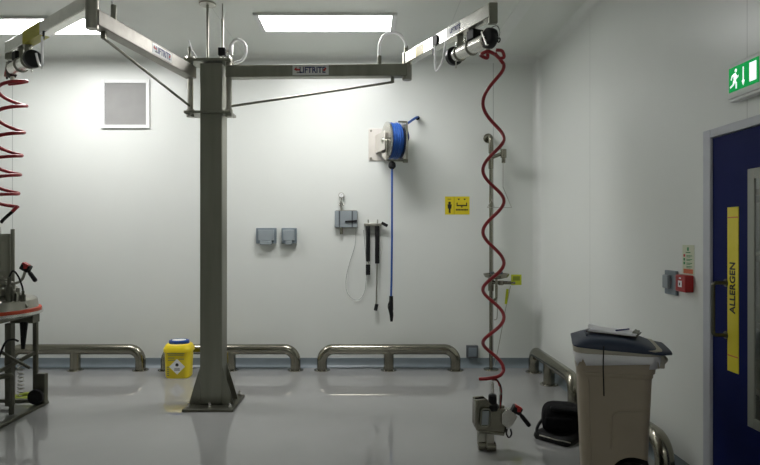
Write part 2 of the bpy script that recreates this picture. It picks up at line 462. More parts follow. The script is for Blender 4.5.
for p in (SL, SR):
    obj('bearing_cap', bcyl((p.x, p.y, 2.62), (p.x, p.y, 2.69), .034), 'steel', low)
for x in (-1.63, -1.56, -1.29, -1.24):
    obj('bolt', bcyl((x, 5.39, 3.14), (x, 5.39, 3.16), .012, seg=6), 'steel_bright', head)

def crane_arm(shaft, tip, elbow_end, bar_mat):
    """main arm from a shaft on the column to its knuckle, forearm on to its end"""
    d = (tip - shaft).normalized(); up = Vector((0, 0, 1)); n = up.cross(d)
    zc = (ZB0 + ZB1) / 2
    bm = NB(); beam(bm, shaft + up * zc - d * .02, tip + up * zc, .10, ZB1 - ZB0)
    arm = obj('main_arm', bm, bar_mat, cr, bevel=.006)
    obj('pivot_shaft', bcyl(shaft + up * 2.668, shaft + up * 3.115, .025), 'steel', arm)
    q = tip - d * .13
    bm = NB(); box(bm, q + up * (ZB0 - .025), (.03, .03, .05)); tube(bm, [shaft + up * 2.72 + d * .02, q + up * (ZB0 - .045)], .011)
    obj('brace', bm, 'steel_dull', arm)
    kn = obj('knuckle', bcyl(tip + up * 2.945, tip + up * 3.185, .043), 'steel', arm, bevel=.004)
    # forearm
    e = (elbow_end - tip).normalized()
    bm = NB(); beam(bm, tip + up * 3.128 + e * .03, elbow_end + up * 3.128, .075, .10)
    fa = obj('forearm', bm, 'steel_bright', cr, bevel=.006)
    bm = NB(); beam(bm, elbow_end + up * 3.178, elbow_end + up * 3.035, .06, .05)
    obj('end_bracket', bm, 'steel_dull', fa, bevel=.004, label='dark end bracket')
    return arm, fa, d, e, n
TR, ER = Vector((.36, 5.40, 0)), Vector((.885, 4.22, 0))
TL, EL = Vector((-1.865, 4.07, 0)), Vector((-3.03, 5.09, 0))
armR, foreR, dR, eR, nR = crane_arm(SR, TR, ER, 'steel_dull')
armL, foreL, dL, eL, nL = crane_arm(SL, TL, EL, 'steel_satin')
up = Vector((0, 0, 1))

def sticker(parent, o, u, v, w, h, m, label=None, th=.0015):
    bm = NB(); prism(bm, [(-w / 2, -h / 2), (w / 2, -h / 2), (w / 2, h / 2), (-w / 2, h / 2)], o, u, v, th)
    return obj('sticker', bm, m, parent, smooth=False, label=label)

def logo(parent, o, u, w, h):
    """white maker's plate: red arrow mark, dark blue capitals, small red mark at the end"""
    u = Vector(u).normalized(); v = up; n = u.cross(v)
    s = sticker(parent, o, u, v, w, h, 'white', 'white maker\'s plate with dark blue capitals')
    p = Vector(o) + n * .0022
    text('lettering', 'LIFTRITE', h * .88, p + u * w * .05, u, v, 'ink_blue', s, bold=h * .022, stretch=.84)
    bm = NB()
    prism(bm, [(-w * .46, h * .08), (-w * .39, h * .38), (-w * .39, h * .18), (-w * .29, h * .12), (-w * .29, -.02 * h), (-w * .40, -.04 * h)], p, u, v, .001)
    prism(bm, [(w * .33, -h * .05), (w * .40, h * .28), (w * .44, h * .20), (w * .40, -h * .12)], p, u, v, .001)
    obj('red_mark', bm, 'ink_red', s, smooth=False)
    bm = NB()
    for q in range(4): prism(bm, [(-w * .38 + q * w * .032, -h * .3), (-w * .36 + q * w * .032, -h * .3), (-w * .36 + q * w * .032, -h * .14), (-w * .38 + q * w * .032, -h * .14)], p, u, v, .001)
    obj('small_print', bm, 'ink', s, smooth=False)
pR = at(310.5, 71, 5.35); fR = SR + dR * ((pR.x - SR.x) / dR.x)
logo(armR, fR + up * 3.026 - nR * .0505 if nR.y > 0 else fR + up * 3.026 + nR * .0505, dR, .325, .085)
# left arm: its side facing the camera faces +x
uL = -dL                                    # reads from the knuckle towards the column
nLf = uL.cross(up)
fL = SL + dL * .58
logo(armL, fL + up * 3.026 + nLf * .0505, uL, .30, .08)
# right forearm side faces the camera (towards -x side)
nRf = eR.cross(up)
if nRf.y > 0: nRf = -nRf
uR = eR if eR.cross(up).dot(nRf) > 0 else -eR
sticker(foreR, TR + eR * .30 + up * 3.125 + nRf * .038, uR, up, .13, .085, 'sticker_gold', 'pale yellow label')
s = sticker(foreR, TR + eR * .83 + up * 3.128 + nRf * .038, uR, up, .19, .075, 'white', 'white maker\'s plate with dark blue capitals')
text('lettering', 'LIFTRITE', .048, TR + eR * .86 + up * 3.13 + nRf * .0402, uR, up, 'ink_blue', s, bold=.0015, stretch=.8)
bm = NB(); mid = TL + eL * .98; beam(bm, mid - eL * .17 + up * 3.128, mid + eL * .17 + up * 3.128, .0775, .1025)
obj('yellow_band', bm, 'yellow_band', foreL, label='yellow band round the forearm')

# rods from the ceiling and pneumatics on the column head
def rod(px, y, zt, r, parent):
    x = (px - VX) * y / F
    return x
x = (207.5 - VX) * 5.42 / F
sup = obj('ceiling_rod', bcyl((x, 5.42, 3.14), (x, 5.42, H), .011), 'steel_dull', cr)
obj('ceiling_flange', bcyl((x, 5.42, H - .012), (x, 5.42, H), .075), 'steel', sup)
x2 = (222.5 - VX) * 5.42 / F
air = obj('air_pipe', bcyl((x2, 5.42, 3.24), (x2, 5.42, 3.50), .011), 'steel', cr)
obj('pipe_upper', bcyl((x2, 5.42, 3.50), (x2, 5.42, H), .006), 'steel', air)
bm = NB(); box(bm, (x2, 5.41, 3.20), (.065, .06, .07)); obj('shut_off_valve', bm, 'black', air, bevel=.006, label='black shut-off valve')
bm = NB(); cyl(bm, (x2 + .02, 5.41, 3.20), (x2 + .09, 5.41, 3.22), .012); cyl(bm, (x2 + .085, 5.41, 3.17), (x2 + .085, 5.41, 3.26), .013)
obj('pipe_foot', bcyl((x2, 5.41, 3.14), (x2, 5.41, 3.17), .012), 'steel_bright', air)
obj('fitting', bm, 'steel_bright', air)
obj('supply_hose', btube(smooth_path([at(230, 54, 5.4), at(231, 45, 5.39), at(237, 39.5, 5.37), at(244, 43, 5.36), at(246, 52, 5.36), at(242, 60, 5.38), at(234, 63, 5.42)]), .0135, 10), 'white_hose', cr, label='milky white air hose loop on the column head')
obj('hose_end', btube(smooth_path([at(189, 41, 5.42), at(191.5, 49, 5.42), at(195, 55, 5.42), at(198, 59.5, 5.42)]), .007, 8), 'white_hose', cr, label='short white air hose')
obj('fitting', bcyl((SL.x, SL.y - .03, 3.165), (SL.x, SL.y - .03, 3.25), .012), 'steel_dull', head)
# hose loop over the right knuckle
hl = obj('air_hose', btube(smooth_path([at(379, 62, 5.4), at(379.5, 45, 5.39), at(384, 36, 5.37), at(392, 32.5, 5.35), at(400, 35, 5.36), at(405, 42, 5.38), at(406, 50, 5.4)]), .0135, 10), 'white_hose', armR, label='white air hose arching over the knuckle')
for px, y0, y1 in ((379.5, 66, 56), (406, 55, 46)):
    obj('fitting', bcyl(at(px, y0, 5.4), at(px, y1, 5.4), .018), 'steel_dull', hl)
# hose loop below the right forearm
a = TR + eR * .58
pb = at(441, 41, (TR + eR * .58).y - .04)
bm = NB(); prism(bm, [(-.035, -.10), (-.012, -.10), (-.012, -.03), (.03, -.03), (.04, .02), (.025, .05), (-.035, .05)], a + up * 3.115 + nRf * .0385 + eR * -.01, uR, up, .012)
clip = obj('hose_clip', bm, 'black', foreR, label='black hose clip')
obj('air_hose', btube(smooth_path([a + up * 3.08 + nRf * .05, a + up * 2.97 + nRf * .05, a + up * 2.885 + nRf * .05 + eR * .01, a + up * 2.872 + nRf * .05 + eR * .04, a + up * 2.92 + nRf * .04 + eR * .09, a + up * 2.98 + nRf * .045 + eR * .13, a + up * 3.075 + nRf * .042 + eR * .15]), .009, 8), 'white_hose', foreR, label='thin white hose loop')
# fittings above the left arm
q = SL + dL * 1.16
obj('fitting', bcyl(q + up * 3.08, q + up * 3.20, .02), 'steel_dull', armL)
obj('air_hose', btube(smooth_path([q + up * 3.18, q + up * 3.28 + eL * .06, q + up * 3.30 + eL * .16, TL + eL * .1 + up * 3.25, TL + eL * .2 + up * 3.17]), .008, 8), 'white_hose', armL, label='white air hose over the knuckle')
b0 = TL + eL * .72; nLf2 = eL.cross(up)
if nLf2.y > 0: nLf2 = -nLf2
bm = NB(); box(bm, b0 + up * 3.055 + nLf2 * .04, (.012, .012, .06)); obj('hose_clip', bm, 'black_gloss', foreL, label='black hose clip')
obj('air_hose', btube(smooth_path([b0 + up * 3.04 + nLf2 * .05, b0 + up * 2.95 + nLf2 * .05, b0 + up * 2.83 + nLf2 * .05, b0 + up * 2.815 + nLf2 * .05 + eL * .03, b0 + up * 2.88 + nLf2 * .03 + eL * .13, b0 + up * 2.95 + nLf2 * .03 + eL * .17]), .009, 8), 'white_hose', foreL, label='thin white hose loop')

# ------------------------------------------------------------------ hoists
def hoist(arm_tip, e, side, label, grp='air hoists under the crane arms'):
    """air balancer slung under the forearm near its end"""
    z = 2.945
    p1 = arm_tip + up * z - e * .06; p0 = p1 - e * .46
    t = thing('air_hoist', (p0 + p1) / 2 + up * .12, label, 'hoist', grp)
    bm = NB(); L = .42
    lathe(bm, [(0, 0), (.045, 0), (.053, .012), (.053, L - .012), (.045, L), (0, L)], p0 + e * .03, e)
    cy = obj('cylinder', bm, 'steel_bright', t, ang=30)
    bm = NB(); lathe(bm, [(0, 0), (.045, 0), (.068, .012), (.072, .03), (.072, .05), (.06, .06), (0, .06)], p0 - e * .02, e)
    obj('end_cap', bm, 'black_gloss', t, ang=30)
    for k in (.10, .26):
        c = p0 + e * k
        bm = NB(); beam(bm, c + up * .03, c + up * .131, .05, .035); obj('hanger', bm, 'steel_dull', t, bevel=.003)
        bm = NB(); pts = [c + (side * math.cos(a) + up * math.sin(a)) * .057 for a in [2 * PI * i / 24 for i in range(24)]]
        tube(bm, pts, .006, 8, True); obj('clamp_ring', bm, 'steel_dull', t)
    bm = NB(); box(bm, p0 + e * .30 + up * .075, (.09, .09, .07), e.to_track_quat('Y', 'Z').to_matrix()); obj('valve_block', bm, 'black', t, bevel=.006)
    c = p1 + e * .02
    bm = NB(); lathe(bm, [(0, -.035), (.05, -.035), (.07, -.025), (.074, 0), (.07, .025), (.05, .035), (0, .035)], c, side); dr = obj('cable_drum', bm, 'black_gloss', t, ang=30)
    bm = NB(); beam(bm, c - e * .03 + up * .05 + side * .04, c + e * .03 - up * .06 + side * .04, .02, .012); obj('drum_bar', bm, 'steel_bright', dr)
    bm = NB(); cyl(bm, c - up * .03 - e * .02, c - up * .095 - e * .02, .02, .016); obj('cable_outlet', bm, 'steel', t)
    bm = NB(); w = smooth_path([c + up * .07 + e * .03, c + up * .06 + e * .09, c + up * .01 + e * .12, c - up * .03 + e * .11]); tube(bm, w, .0025, 6)
    loop = c - up * .045 + e * .11
    tube(bm, [loop + (e * math.cos(a) + up * math.sin(a)) * .014 for a in [2 * PI * i / 16 for i in range(16)]], .005, 6, True)
    obj('pull_wire', bm, 'black', t)
    for k, z0_, z1_, r_ in ((.06, .05, .10, .012), (.17, .05, .095, .010), (.04, -.05, -.10, .006)):
        obj('fitting', bcyl(p0 + e * k + up * z0_, p0 + e * k + up * z1_, r_), 'steel_bright', t)
    return c
cR = hoist(ER, eR, nRf, 'silver air hoist with black drum under the right forearm end')
cL = hoist(EL, eL, nLf2, 'silver air hoist with black round cap under the left forearm end')

# ------------------------------------------------------------------ coiled hoses
def phase_path(peaks, cx, r, Y, tilt=0.0, n=28, turn=1):
    """helix whose right-hand turns pass through the listed image rows"""
    out = []
    for i in range(len(peaks) - 1):
        for k in range(n):
            t = k / n
            py = peaks[i] * (1 - t) + peaks[i + 1] * t
            c = cx(py) if callable(cx) else cx
            rr = r(py) if callable(r) else r
            a = 2 * PI * t
            p = at(c, py, Y); p.x += rr * math.cos(a); p.y += turn * rr * math.sin(a); p.z += tilt * math.sin(a)
            out.append(p)
    return out
YC = 4.26
pk = [64, 137, 199, 261, 315, 368]
hel = phase_path(pk, 493.4, .073, YC, turn=-1)
lead = smooth_path([cR - up * .100 - eR * .02, at(487, 58, YC + .02), at(481, 55, YC - .02), at(488, 51.5, YC - .06), at(497, 56, YC - .03), hel[0]], 8)
tail = smooth_path([hel[-1], at(503.3, 371, YC), at(499, 376, YC - .05), at(488, 378.5, YC - .07), at(479.5, 379, YC - .04)], 8)
h = obj('coiled_hose', btube(lead[:-1] + hel + tail, .0125, 12), 'red_hose')
tag(h, 'red coiled hose hanging from the right forearm end down to the floor tool', 'hose', 'red coiled hoses')
bm = NB()
tube(bm, smooth_path([at(496, 50, YC - .09), at(502, 51, YC - .09), at(504, 57, YC - .08), at(499, 58, YC - .07), at(495, 53, YC - .07)], 8), .0115, 10)
obj('hose_bight', bm, 'red_hose', h)
YL = 5.1
pkl = [81.5, 106, 133, 156, 175, 194, 207]
cxl = lambda py: 14 - 12 * (py - 78) / 130
hell = phase_path(pkl, cxl, lambda py: .112, YL, turn=-1, tilt=.012)
leadl = smooth_path([cL - up * .118 - eL * .02, at(9, 84, YL - .05), at(18, 83, YL - .06), hell[0]], 6)
taill = smooth_path([hell[-1], at(13, 211, YL), at(9, 214.5, YL), at(4, 219, YL), at(1, 222.5, YL)], 6)
h = obj('coiled_hose', btube(leadl[:-1] + hell + taill[:8], .015, 12), 'red_hose')
tag(h, 'red coiled hose bunched below the left forearm at the photo edge', 'hose', 'red coiled hoses')
obj('hose_end', btube(taill[7:], .014, 12), 'black', h, label='black end of the hose')

# ------------------------------------------------------------------ lifting tools
def handle_unit(parent, p, s=1.0):
    """valve head with red cap, black grip angled down to the right"""
    p = Vector(p)
    bm = NB(); box(bm, p, (.075 * s, .06, .06 * s), Euler((0, .5, 0)).to_matrix()); hh = obj('valve_head', bm, 'black_gloss', parent, bevel=.008)
    bm = NB(); box(bm, p + Vector((.01, -.012, .025)) * s, (.055 * s, .045, .02 * s), Euler((0, .5, 0)).to_matrix()); box(bm, p + Vector((.012, -.034, .005)) * s, (.03 * s, .01, .03 * s))
    obj('lever', bm, 'red', hh, bevel=.004, label='red lever')
    bm = NB(); d = Vector((.62, -.1, -.78)).normalized()
    tube(bm, [p + d * .02, p + d * .05, p + d * .06, p + d * .135, p + d * .145], [.013 * s, .013 * s, .017 * s, .018 * s, .014 * s], 14)
    obj('grip', bm, 'black', hh, label='black rubber grip')
    return hh
YT = 4.28
tl = thing('lifting_tool', at(488, 449, 4.33), 'steel clamp tool with red lever standing on the floor below the right coiled hose', 'lifting tool', 'lifting tools on the hoists')
tl.location.z = 0; WL[tl.name].z = 0
# folded body plate with a slot
def P(px, py, dy=0.0): return at(px, py, YT + dy)
bm = NB()
outer = [(475.5, 401), (486, 400), (498, 410), (508, 410), (507, 432), (504, 437), (477, 431.5), (475, 427)]
cz = at(490, 420, YT)
def rel(p): 
    q = at(p[0], p[1], YT); return ((q.x - cz.x), (q.z - cz.z))
prism(bm, [rel(p) for p in outer][::-1], cz + Vector((0, .02, 0)), (1, 0, 0), (0, 0, 1), -.02)
prism(bm, [rel(p) for p in outer][::-1], cz + Vector((0, .10, 0)), (1, 0, 0), (0, 0, 1), -.02)
box(bm, at(476.5, 415, YT) + Vector((0, .06, 0)), (.014, .12, .19)); box(bm, at(492, 433.5, YT) + Vector((0, .06, 0)), (.18, .11, .02), Euler((0, .12, 0)).to_matrix())
body = obj('body_plate', bm, 'tube_steel', tl, bevel=.003)
slot = [at(x, y, YT - .004) for x, y in ((481.5, 411), (484, 409), (489.5, 409.5), (490.5, 411.5), (489, 425), (487, 426.5), (482, 426.5), (480.5, 424.5))]
bm = NB(); tube(bm, slot, .006, 8, True); obj('slot_rim', bm, 'steel_dull', body)
bm = NB(); prism(bm, [rel(p) for p in ((482.5, 411), (489, 411), (488, 425), (481.5, 425))][::-1], cz - Vector((0, .003, 0)), (1, 0, 0), (0, 0, 1), -.003)
obj('slot', bm, 'grey_lid', body, smooth=False)
bm = NB(); a_, b_ = at(492.5, 410, YT + .05), at(492.5, 391.5, YT + .05)
lathe(bm, [(0, 0), (.042, 0), (.042, .04), (.03, .05), (.03, .105), (.022, .115), (0, .115)], a_, (0, 0, 1)); obj('plunger', bm, 'black', tl, ang=30, label='black plunger')
obj('connector', bcyl(at(492.5, 393, YT + .05), at(492.5, 383, YT + .05), .011), 'steel_bright', tl)
for k, (m_, off) in enumerate((('black', 0), ('red_hose', 4), ('steel', 7))):
    obj('control_line', btube(smooth_path([at(492, 380, YT + .03), at(496 + off * .3, 379 + off * .4, YT + .02), at(500.5, 386 + off, YT + .02), at(501.5 - off * .2, 396, YT + .03), at(500, 409, YT + .06)]), .006, 8), m_, tl, label={'black': 'black control line', 'red_hose': 'red control line', 'steel': 'grey control line'}[m_])
bm = NB()
prism(bm, [rel(p) for p in ((502, 414), (507, 408.5), (513, 410.5), (517.5, 417), (514, 424), (508, 429), (502, 424))][::-1], cz + Vector((0, .0, 0)), (1, 0, 0), (0, 0, 1), -.05)
obj('side_bracket', bm, 'steel_bright', tl, bevel=.004)
bm = NB(); tube(bm, smooth_path([at(*p, YT) for p in ((507, 429), (506.5, 434), (509, 437.5), (511.5, 434), (510.5, 429))], 6), .006, 8); obj('pull_ring', bm, 'black', tl)
handle_unit(tl, at(516.5, 409.5, YT - .01), .9)
for px, dy in ((483, .02), (491.5, -.01)):
    c0 = at(px, 440, YT + dy)
    bm = NB(); r_ = .034
    box(bm, (c0.x - .005, YT + .04 + dy, .078), (.056, .055, .10)); j = obj('jaw', bm, 'steel', tl, bevel=.006)
    bm = NB(); cyl(bm, (c0.x - .03, YT + .03 + dy, r_), (c0.x + .035, YT + .03 + dy, r_), r_, seg=20); obj('roller', bm, 'tube_steel', j, bevel=.004)

# the second tool rests on the trolley at the left edge
CX, CY_, ZT = -3.28, 5.08, 0.915
trol = thing('steel_trolley', (-3.32, 5.12, 0), 'stainless steel trolley frame standing at the left edge of the photo', 'trolley')
tz = ZT - .045
for x in (-3.72, -3.01):
    for y in (4.83, 5.45):
        if (x, y) == (-3.01, 4.83): continue
        obj('post', bx((x - .018, y - .018, .03), (x + .018, y + .018, tz)), 'steel_dark', trol, bevel=.003)
bm = NB()
for y in (4.83, 5.45): box2(bm, (-3.74, y - .02, tz - .045), (-2.985, y + .02, tz))
for x in (-3.72, -3.01): box2(bm, (x - .02, 4.85, tz - .045), (x + .02, 5.43, tz))
obj('top_frame', bm, 'steel_dark', trol, bevel=.003)
obj('top_block', bx((-3.19, 5.36, tz - .11), (-2.985, 5.475, tz - .002)), 'steel_dark', trol, bevel=.004)
obj('mast', bx((-3.19, 5.28, .04), (-3.13, 5.34, tz - .1)), 'steel_dark', trol, bevel=.004)
for x in (-2.955, -3.70):
    obj('floor_runner', bx((x - .03, 4.55, .002), (x + .03, 5.52, .03)), 'steel_dark', trol, bevel=.004)
bm = NB(); box2(bm, (-3.70, 5.43, .03), (-2.95, 5.47, .06)); obj('cross_rail', bm, 'steel_dark', trol, bevel=.003)
# nearer short hoop
hp = bend_path([at(11.5, 411, 5.12), at(11.5, 375, 5.12), at(-20, 380, 5.0)], .02); hp[0].z = .02
bm = NB(); 
for a, b in zip(hp[:1] + hp[-1:], []): pass
tube(bm, hp, .022, 8); obj('side_hoop', bm, 'steel_dark', trol)
bm = NB()
beam(bm, at(-6, 374, 5.1), at(35, 352.5, 5.42), .02, .03); obj('diagonal_strut', bm, 'steel_dark', trol)
bm = NB(); beam(bm, at(1, 352, 5.2), at(30, 368, 5.2), .02, .02); obj('diagonal_strut', bm, 'steel_dark', trol)
bm = NB(); box2(bm, (-2.99, 5.40, .03), (-2.90, 5.46, .30)); fb = obj('lock_housing', bm, 'steel_dark', trol, bevel=.008)
obj('wheel', bcyl((-2.97, 5.395, .10), (-2.97, 5.36, .10), .068), 'black', fb, bevel=.006)
for px0, px1 in ((22, 22.5), (26, 23.5)):
    obj('damper', bcyl(at(px0, 322, 5.24), at(px1, 349, 5.24), .018, .012), 'black', trol, label='black damper')
obj('cable', btube(smooth_path([at(-6, 372, 5.15), at(1, 352, 5.12), at(6, 342, 5.12), at(13, 339.5, 5.15), at(18, 341, 5.22)]), .009, 8), 'black', trol, label='black looped cable')
sp = [];
for i in range(9 * 12):
    a = 2 * PI * i / 12; sp.append(at(20.5, 362 + 34 * i / 108, 5.2) + Vector((math.cos(a) * .022, math.sin(a) * .022, 0)))
obj('spring', btube(sp, .0045, 6), 'steel', trol)
lp = [at(23.5, 400, 5.62) + Vector((math.cos(a) * .075, math.sin(a) * .09, 0)) for a in [2 * PI * i / 28 for i in range(28)]]
bm = NB()
for dz in (0, .024): tube(bm, [Vector((p.x, p.y, .016 + dz)) for p in lp], .016, 8, True)
lh = obj('coiled_hose', bm, 'lime_hose'); tag(lh, 'lime green hose coiled on the floor inside the trolley frame', 'hose')

t2 = thing('lifting_tool', (CX, CY_, ZT), 'round steel lifting tool with red band resting on the trolley top', 'lifting tool', 'lifting tools on the hoists')
bm = NB(); lathe(bm, [(0, -.045), (.45, -.045), (.475, -.035), (.475, -.012), (0, -.012)], (CX, CY_, ZT), seg=48); obj('bottom_plate', bm, 'steel_bright', t2)
bm = NB(); lathe(bm, [(0, -.012), (.462, -.012), (.466, 0), (.462, .014), (0, .014)], (CX, CY_, ZT), seg=48); obj('rim_band', bm, 'red_band', t2, label='orange red band')
bm = NB(); lathe(bm, [(0, .014), (.44, .014), (.43, .085), (.41, .10), (0, .10)], (CX, CY_, ZT), seg=48); obj('drum', bm, 'steel', t2, ang=30)
mx = -3.075
bm = NB()
for dx, dy, r_ in ((-.005, 0, .058), (-.12, .02, .04)): cyl(bm, (mx + dx, CY_ + dy, ZT + .09), (mx + dx, CY_ + dy, 1.56), r_)
lathe(bm, [(0, .02), (.12, .02), (.14, .04), (.14, .10), (.1, .13), (0, .13)], (mx - .04, CY_, ZT + .09))
cyl(bm, (mx - .05, CY_, 1.22), (mx - .05, CY_, 1.25), .10); cyl(bm, (mx - .05, CY_, 1.50), (mx - .05, CY_, 1.54), .095)
obj('lift_cylinder', bm, 'steel_dull', t2, ang=30)
obj('guide_rod', bcyl((mx + .075, CY_, ZT + .09), (mx + .075, CY_, 1.60), .016), 'steel_dull', t2)
bm = NB(); cyl(bm, (mx - .05, CY_, 1.54), (mx - .05, CY_, 1.62), .03, .02); cyl(bm, (mx - .06, CY_, 1.6), (mx - .055, CY_, 2.0), .004); obj('wire_rope', bm, 'steel_bright', t2)
bm = NB(); beam(bm, (mx + .02, CY_ - .06, 1.19), (-2.84, CY_ - .06, ZT + .03), .022, .02); obj('side_stay', bm, 'steel_dull', t2)
obj('handle_bar', btube(smooth_path([(mx - .1, CY_ - .1, 1.16), (mx + .06, CY_ - .1, 1.18), (mx + .14, CY_ - .09, 1.15), (mx + .2, CY_ - .08, 1.18), at(26, 268, CY_ - .09)]), .011, 10), 'steel_dull', t2)
handle_unit(t2, at(26, 267.5, CY_ - .1), 1.0)
for k in range(5):
    a = -.9 + k * .45
    obj('knob', bcyl((CX + .3 * math.sin(a), CY_ - .3 * math.cos(a), ZT + .09), (CX + .3 * math.sin(a), CY_ - .3 * math.cos(a), ZT + .16), .025), 'steel', t2, bevel=.004)

for k, (px, y0_, y1_, r_, m_) in enumerate(((13, 283, 299, .030, 'steel_dull'), (18, 288, 299, .024, 'steel'), (23, 291, 299, .020, 'steel_dark'), (9, 277, 298, .026, 'steel_dark'))):
    yv = CY_ - .12 - .02 * k
    a, b = at(px, y1_, yv), at(px, y0_, yv); a.z = ZT + .09
    bm = NB(); lathe(bm, [(0, 0), (r_, 0), (r_, (b.z - a.z) * .6), (r_ * .6, (b.z - a.z) * .68), (r_ * .6, b.z - a.z), (0, b.z - a.z)], a, (0, 0, 1), 18); obj('valve', bm, m_, t2, ang=30)
obj('air_line', btube(smooth_path([at(9, 277, CY_ - .18), at(13, 271, CY_ - .17), at(18, 276, CY_ - .15), at(22, 286, CY_ - .15), at(23, 291, CY_ - .17)]), .007, 8), 'black', t2, label='black air line')

# ------------------------------------------------------------------ yellow bucket
bc = Vector((-2.06, 6.58, 0))
bk = thing('sharps_bucket', bc, 'yellow plastic container with blue oval lid and hazard label on the floor', 'bucket')
def sect(w, d, r, z, c=bc): return [(c.x + x, c.y + y, z) for x, y in rrect(w, d, r)]
bm = NB(); loft(bm, [sect(.245, .20, .06, 0), sect(.26, .21, .06, .012), sect(.275, .23, .06, .285)]); obj('tub', bm, 'yellow', bk, ang=30)
bm = NB(); loft(bm, [sect(.29, .245, .065, .278), sect(.30, .255, .07, .285), sect(.30, .255, .07, .318), sect(.285, .24, .07, .333), sect(.265, .22, .07, .358), sect(.24, .20, .07, .366)]); obj('rim_lid', bm, 'yellow', bk, ang=30)
bm = NB(); lathe(bm, [(.0, 0), (.108, 0), (.112, .01), (.108, .035), (.09, .042), (.085, .034), (0, .034)], (0, 0, 0), seg=36)
obj('cap', bm, 'blue_lid', bk, ang=30, xf=Matrix.Translation(bc + Vector((0, 0, .362))) @ Matrix.Diagonal((1, .8, 1, 1)), label='blue oval cap')
bm = NB(); lathe(bm, [(0, 0), (.075, 0), (.075, .006), (0, .010)], (0, 0, 0), seg=30)
obj('cap_insert', bm, 'white', bk, xf=Matrix.Translation(bc + Vector((0, 0, .396))) @ Matrix.Diagonal((1, .8, 1, 1)), label='pale centre of the cap')
yf = bc.y - .1135
U, V = Vector((1, 0, 0)), Vector((0, -.037, 1)).normalized()
lo = Vector((bc.x, bc.y - .1108, .15))
bm = NB(); prism(bm, [(-.085, 0), (0, -.085), (.085, 0), (0, .085)], lo + Vector((.012, 0, -.02)), U, V, .002); lab = obj('hazard_label', bm, 'white', bk, smooth=False, label='white diamond hazard label')
bm = NB(); prism(bm, [(.018 * math.cos(a), .018 * math.sin(a)) for a in [2 * PI * i / 14 for i in range(14)]], lo + Vector((.012, -.002, 0)), U, V, .001)
for k in range(3): prism(bm, [(-.03, -.035 - k * .012), (.03, -.035 - k * .012), (.03, -.03 - k * .012), (-.03, -.03 - k * .012)], lo + Vector((.012, -.002, -.005)), U, V, .001)
obj('symbol', bm, 'ink', lab, smooth=False)
bm = NB()
for k, (w, x) in enumerate(((.19, 0), (.17, .0), (.07, -.05), (.06, .06), (.08, -.045))): 
    z = .118 - k * .016 if k < 2 else .07 - (k - 2) * .012
    prism(bm, [(x - w / 2, z), (x + w / 2, z), (x + w / 2, z + .008), (x - w / 2, z + .008)], lo + Vector((0, 0, 0)), U, V, .0015)
for k in range(5): prism(bm, [(-.10, -.03 - k * .022), (-.075, -.03 - k * .022), (-.075, -.02 - k * .022), (-.10, -.02 - k * .022)], lo, U, V, .0015)
obj('print', bm, 'ink_grey', bk, smooth=False, label='rows of grey print')

# ------------------------------------------------------------------ wall vent
p0, p1 = at(102, 128.5, YB), at(150, 80, YB)
v = thing('wall_vent', ((p0.x + p1.x) / 2, YB, p0.z), 'square grey louvred vent in white frame high on the back wall', 'vent')
bm = NB(); fw = .04
box2(bm, (p0.x, YB - .025, p0.z), (p0.x + fw, YB, p1.z)); box2(bm, (p1.x - fw, YB - .025, p0.z), (p1.x, YB, p1.z))
box2(bm, (p0.x + fw, YB - .025, p0.z), (p1.x - fw, YB, p0.z + fw)); box2(bm, (p0.x + fw, YB - .025, p1.z - fw), (p1.x - fw, YB, p1.z))
obj('vent_frame', bm, 'white', v, bevel=.003)
bm = NB(); n = 16; hh = (p1.z - p0.z - 2 * fw)
for i in range(n):
    z = p0.z + fw + hh * (i + .5) / n
    box(bm, ((p0.x + p1.x) / 2, YB - .010, z), (p1.x - p0.x - 2 * fw, .004, hh / n * 1.12), Euler((.22, 0, 0)).to_matrix())
obj('louvres', bm, 'grille', v, smooth=False)

# ------------------------------------------------------------------ sockets with flap covers
def socket(px0, px1, label, lx0, lx1):
    a, b = at(px0, 243.5, YB), at(px1, 228, YB)
    t = thing('wall_socket', ((a.x + b.x) / 2, YB, a.z), label, 'socket', 'grey sockets on the back wall')
    obj('back_box', bx((a.x, YB - .05, a.z), (b.x, YB, b.z)), 'grey_box', t, bevel=.006)
    m_ = .022
    bm = NB(); box2(bm, (a.x + m_, YB - .066, a.z + .035), (b.x - m_, YB - .05, b.z - .02)); obj('flap', bm, 'grey_lid', t, bevel=.006)
    bm = NB(); box2(bm, (a.x + lx0, YB - .08, a.z - .012), (a.x + lx1, YB - .045, a.z + .034)); obj('flap_handle', bm, 'grey_lid', t, bevel=.006)
socket(256.8, 276.8, 'wider grey wall socket, left one of the two beside the column', .05, .185)
socket(282, 297, 'narrower grey wall socket, right one of the two beside the column', .05, .125)
a, b = at(466, 357.5, YB), at(477.5, 345, YB)
t = thing('outlet_box', ((a.x + b.x) / 2, YB, a.z), 'small grey outlet box low on the back wall by the shower pipe', 'outlet box')
obj('box_body', bx((a.x, YB - .05, a.z), (b.x, YB, b.z)), 'grey_dark', t, bevel=.005)
obj('cover', bx((a.x + .02, YB - .058, a.z + .02), (b.x - .02, YB - .05, b.z - .02)), 'grey_box', t, bevel=.004)

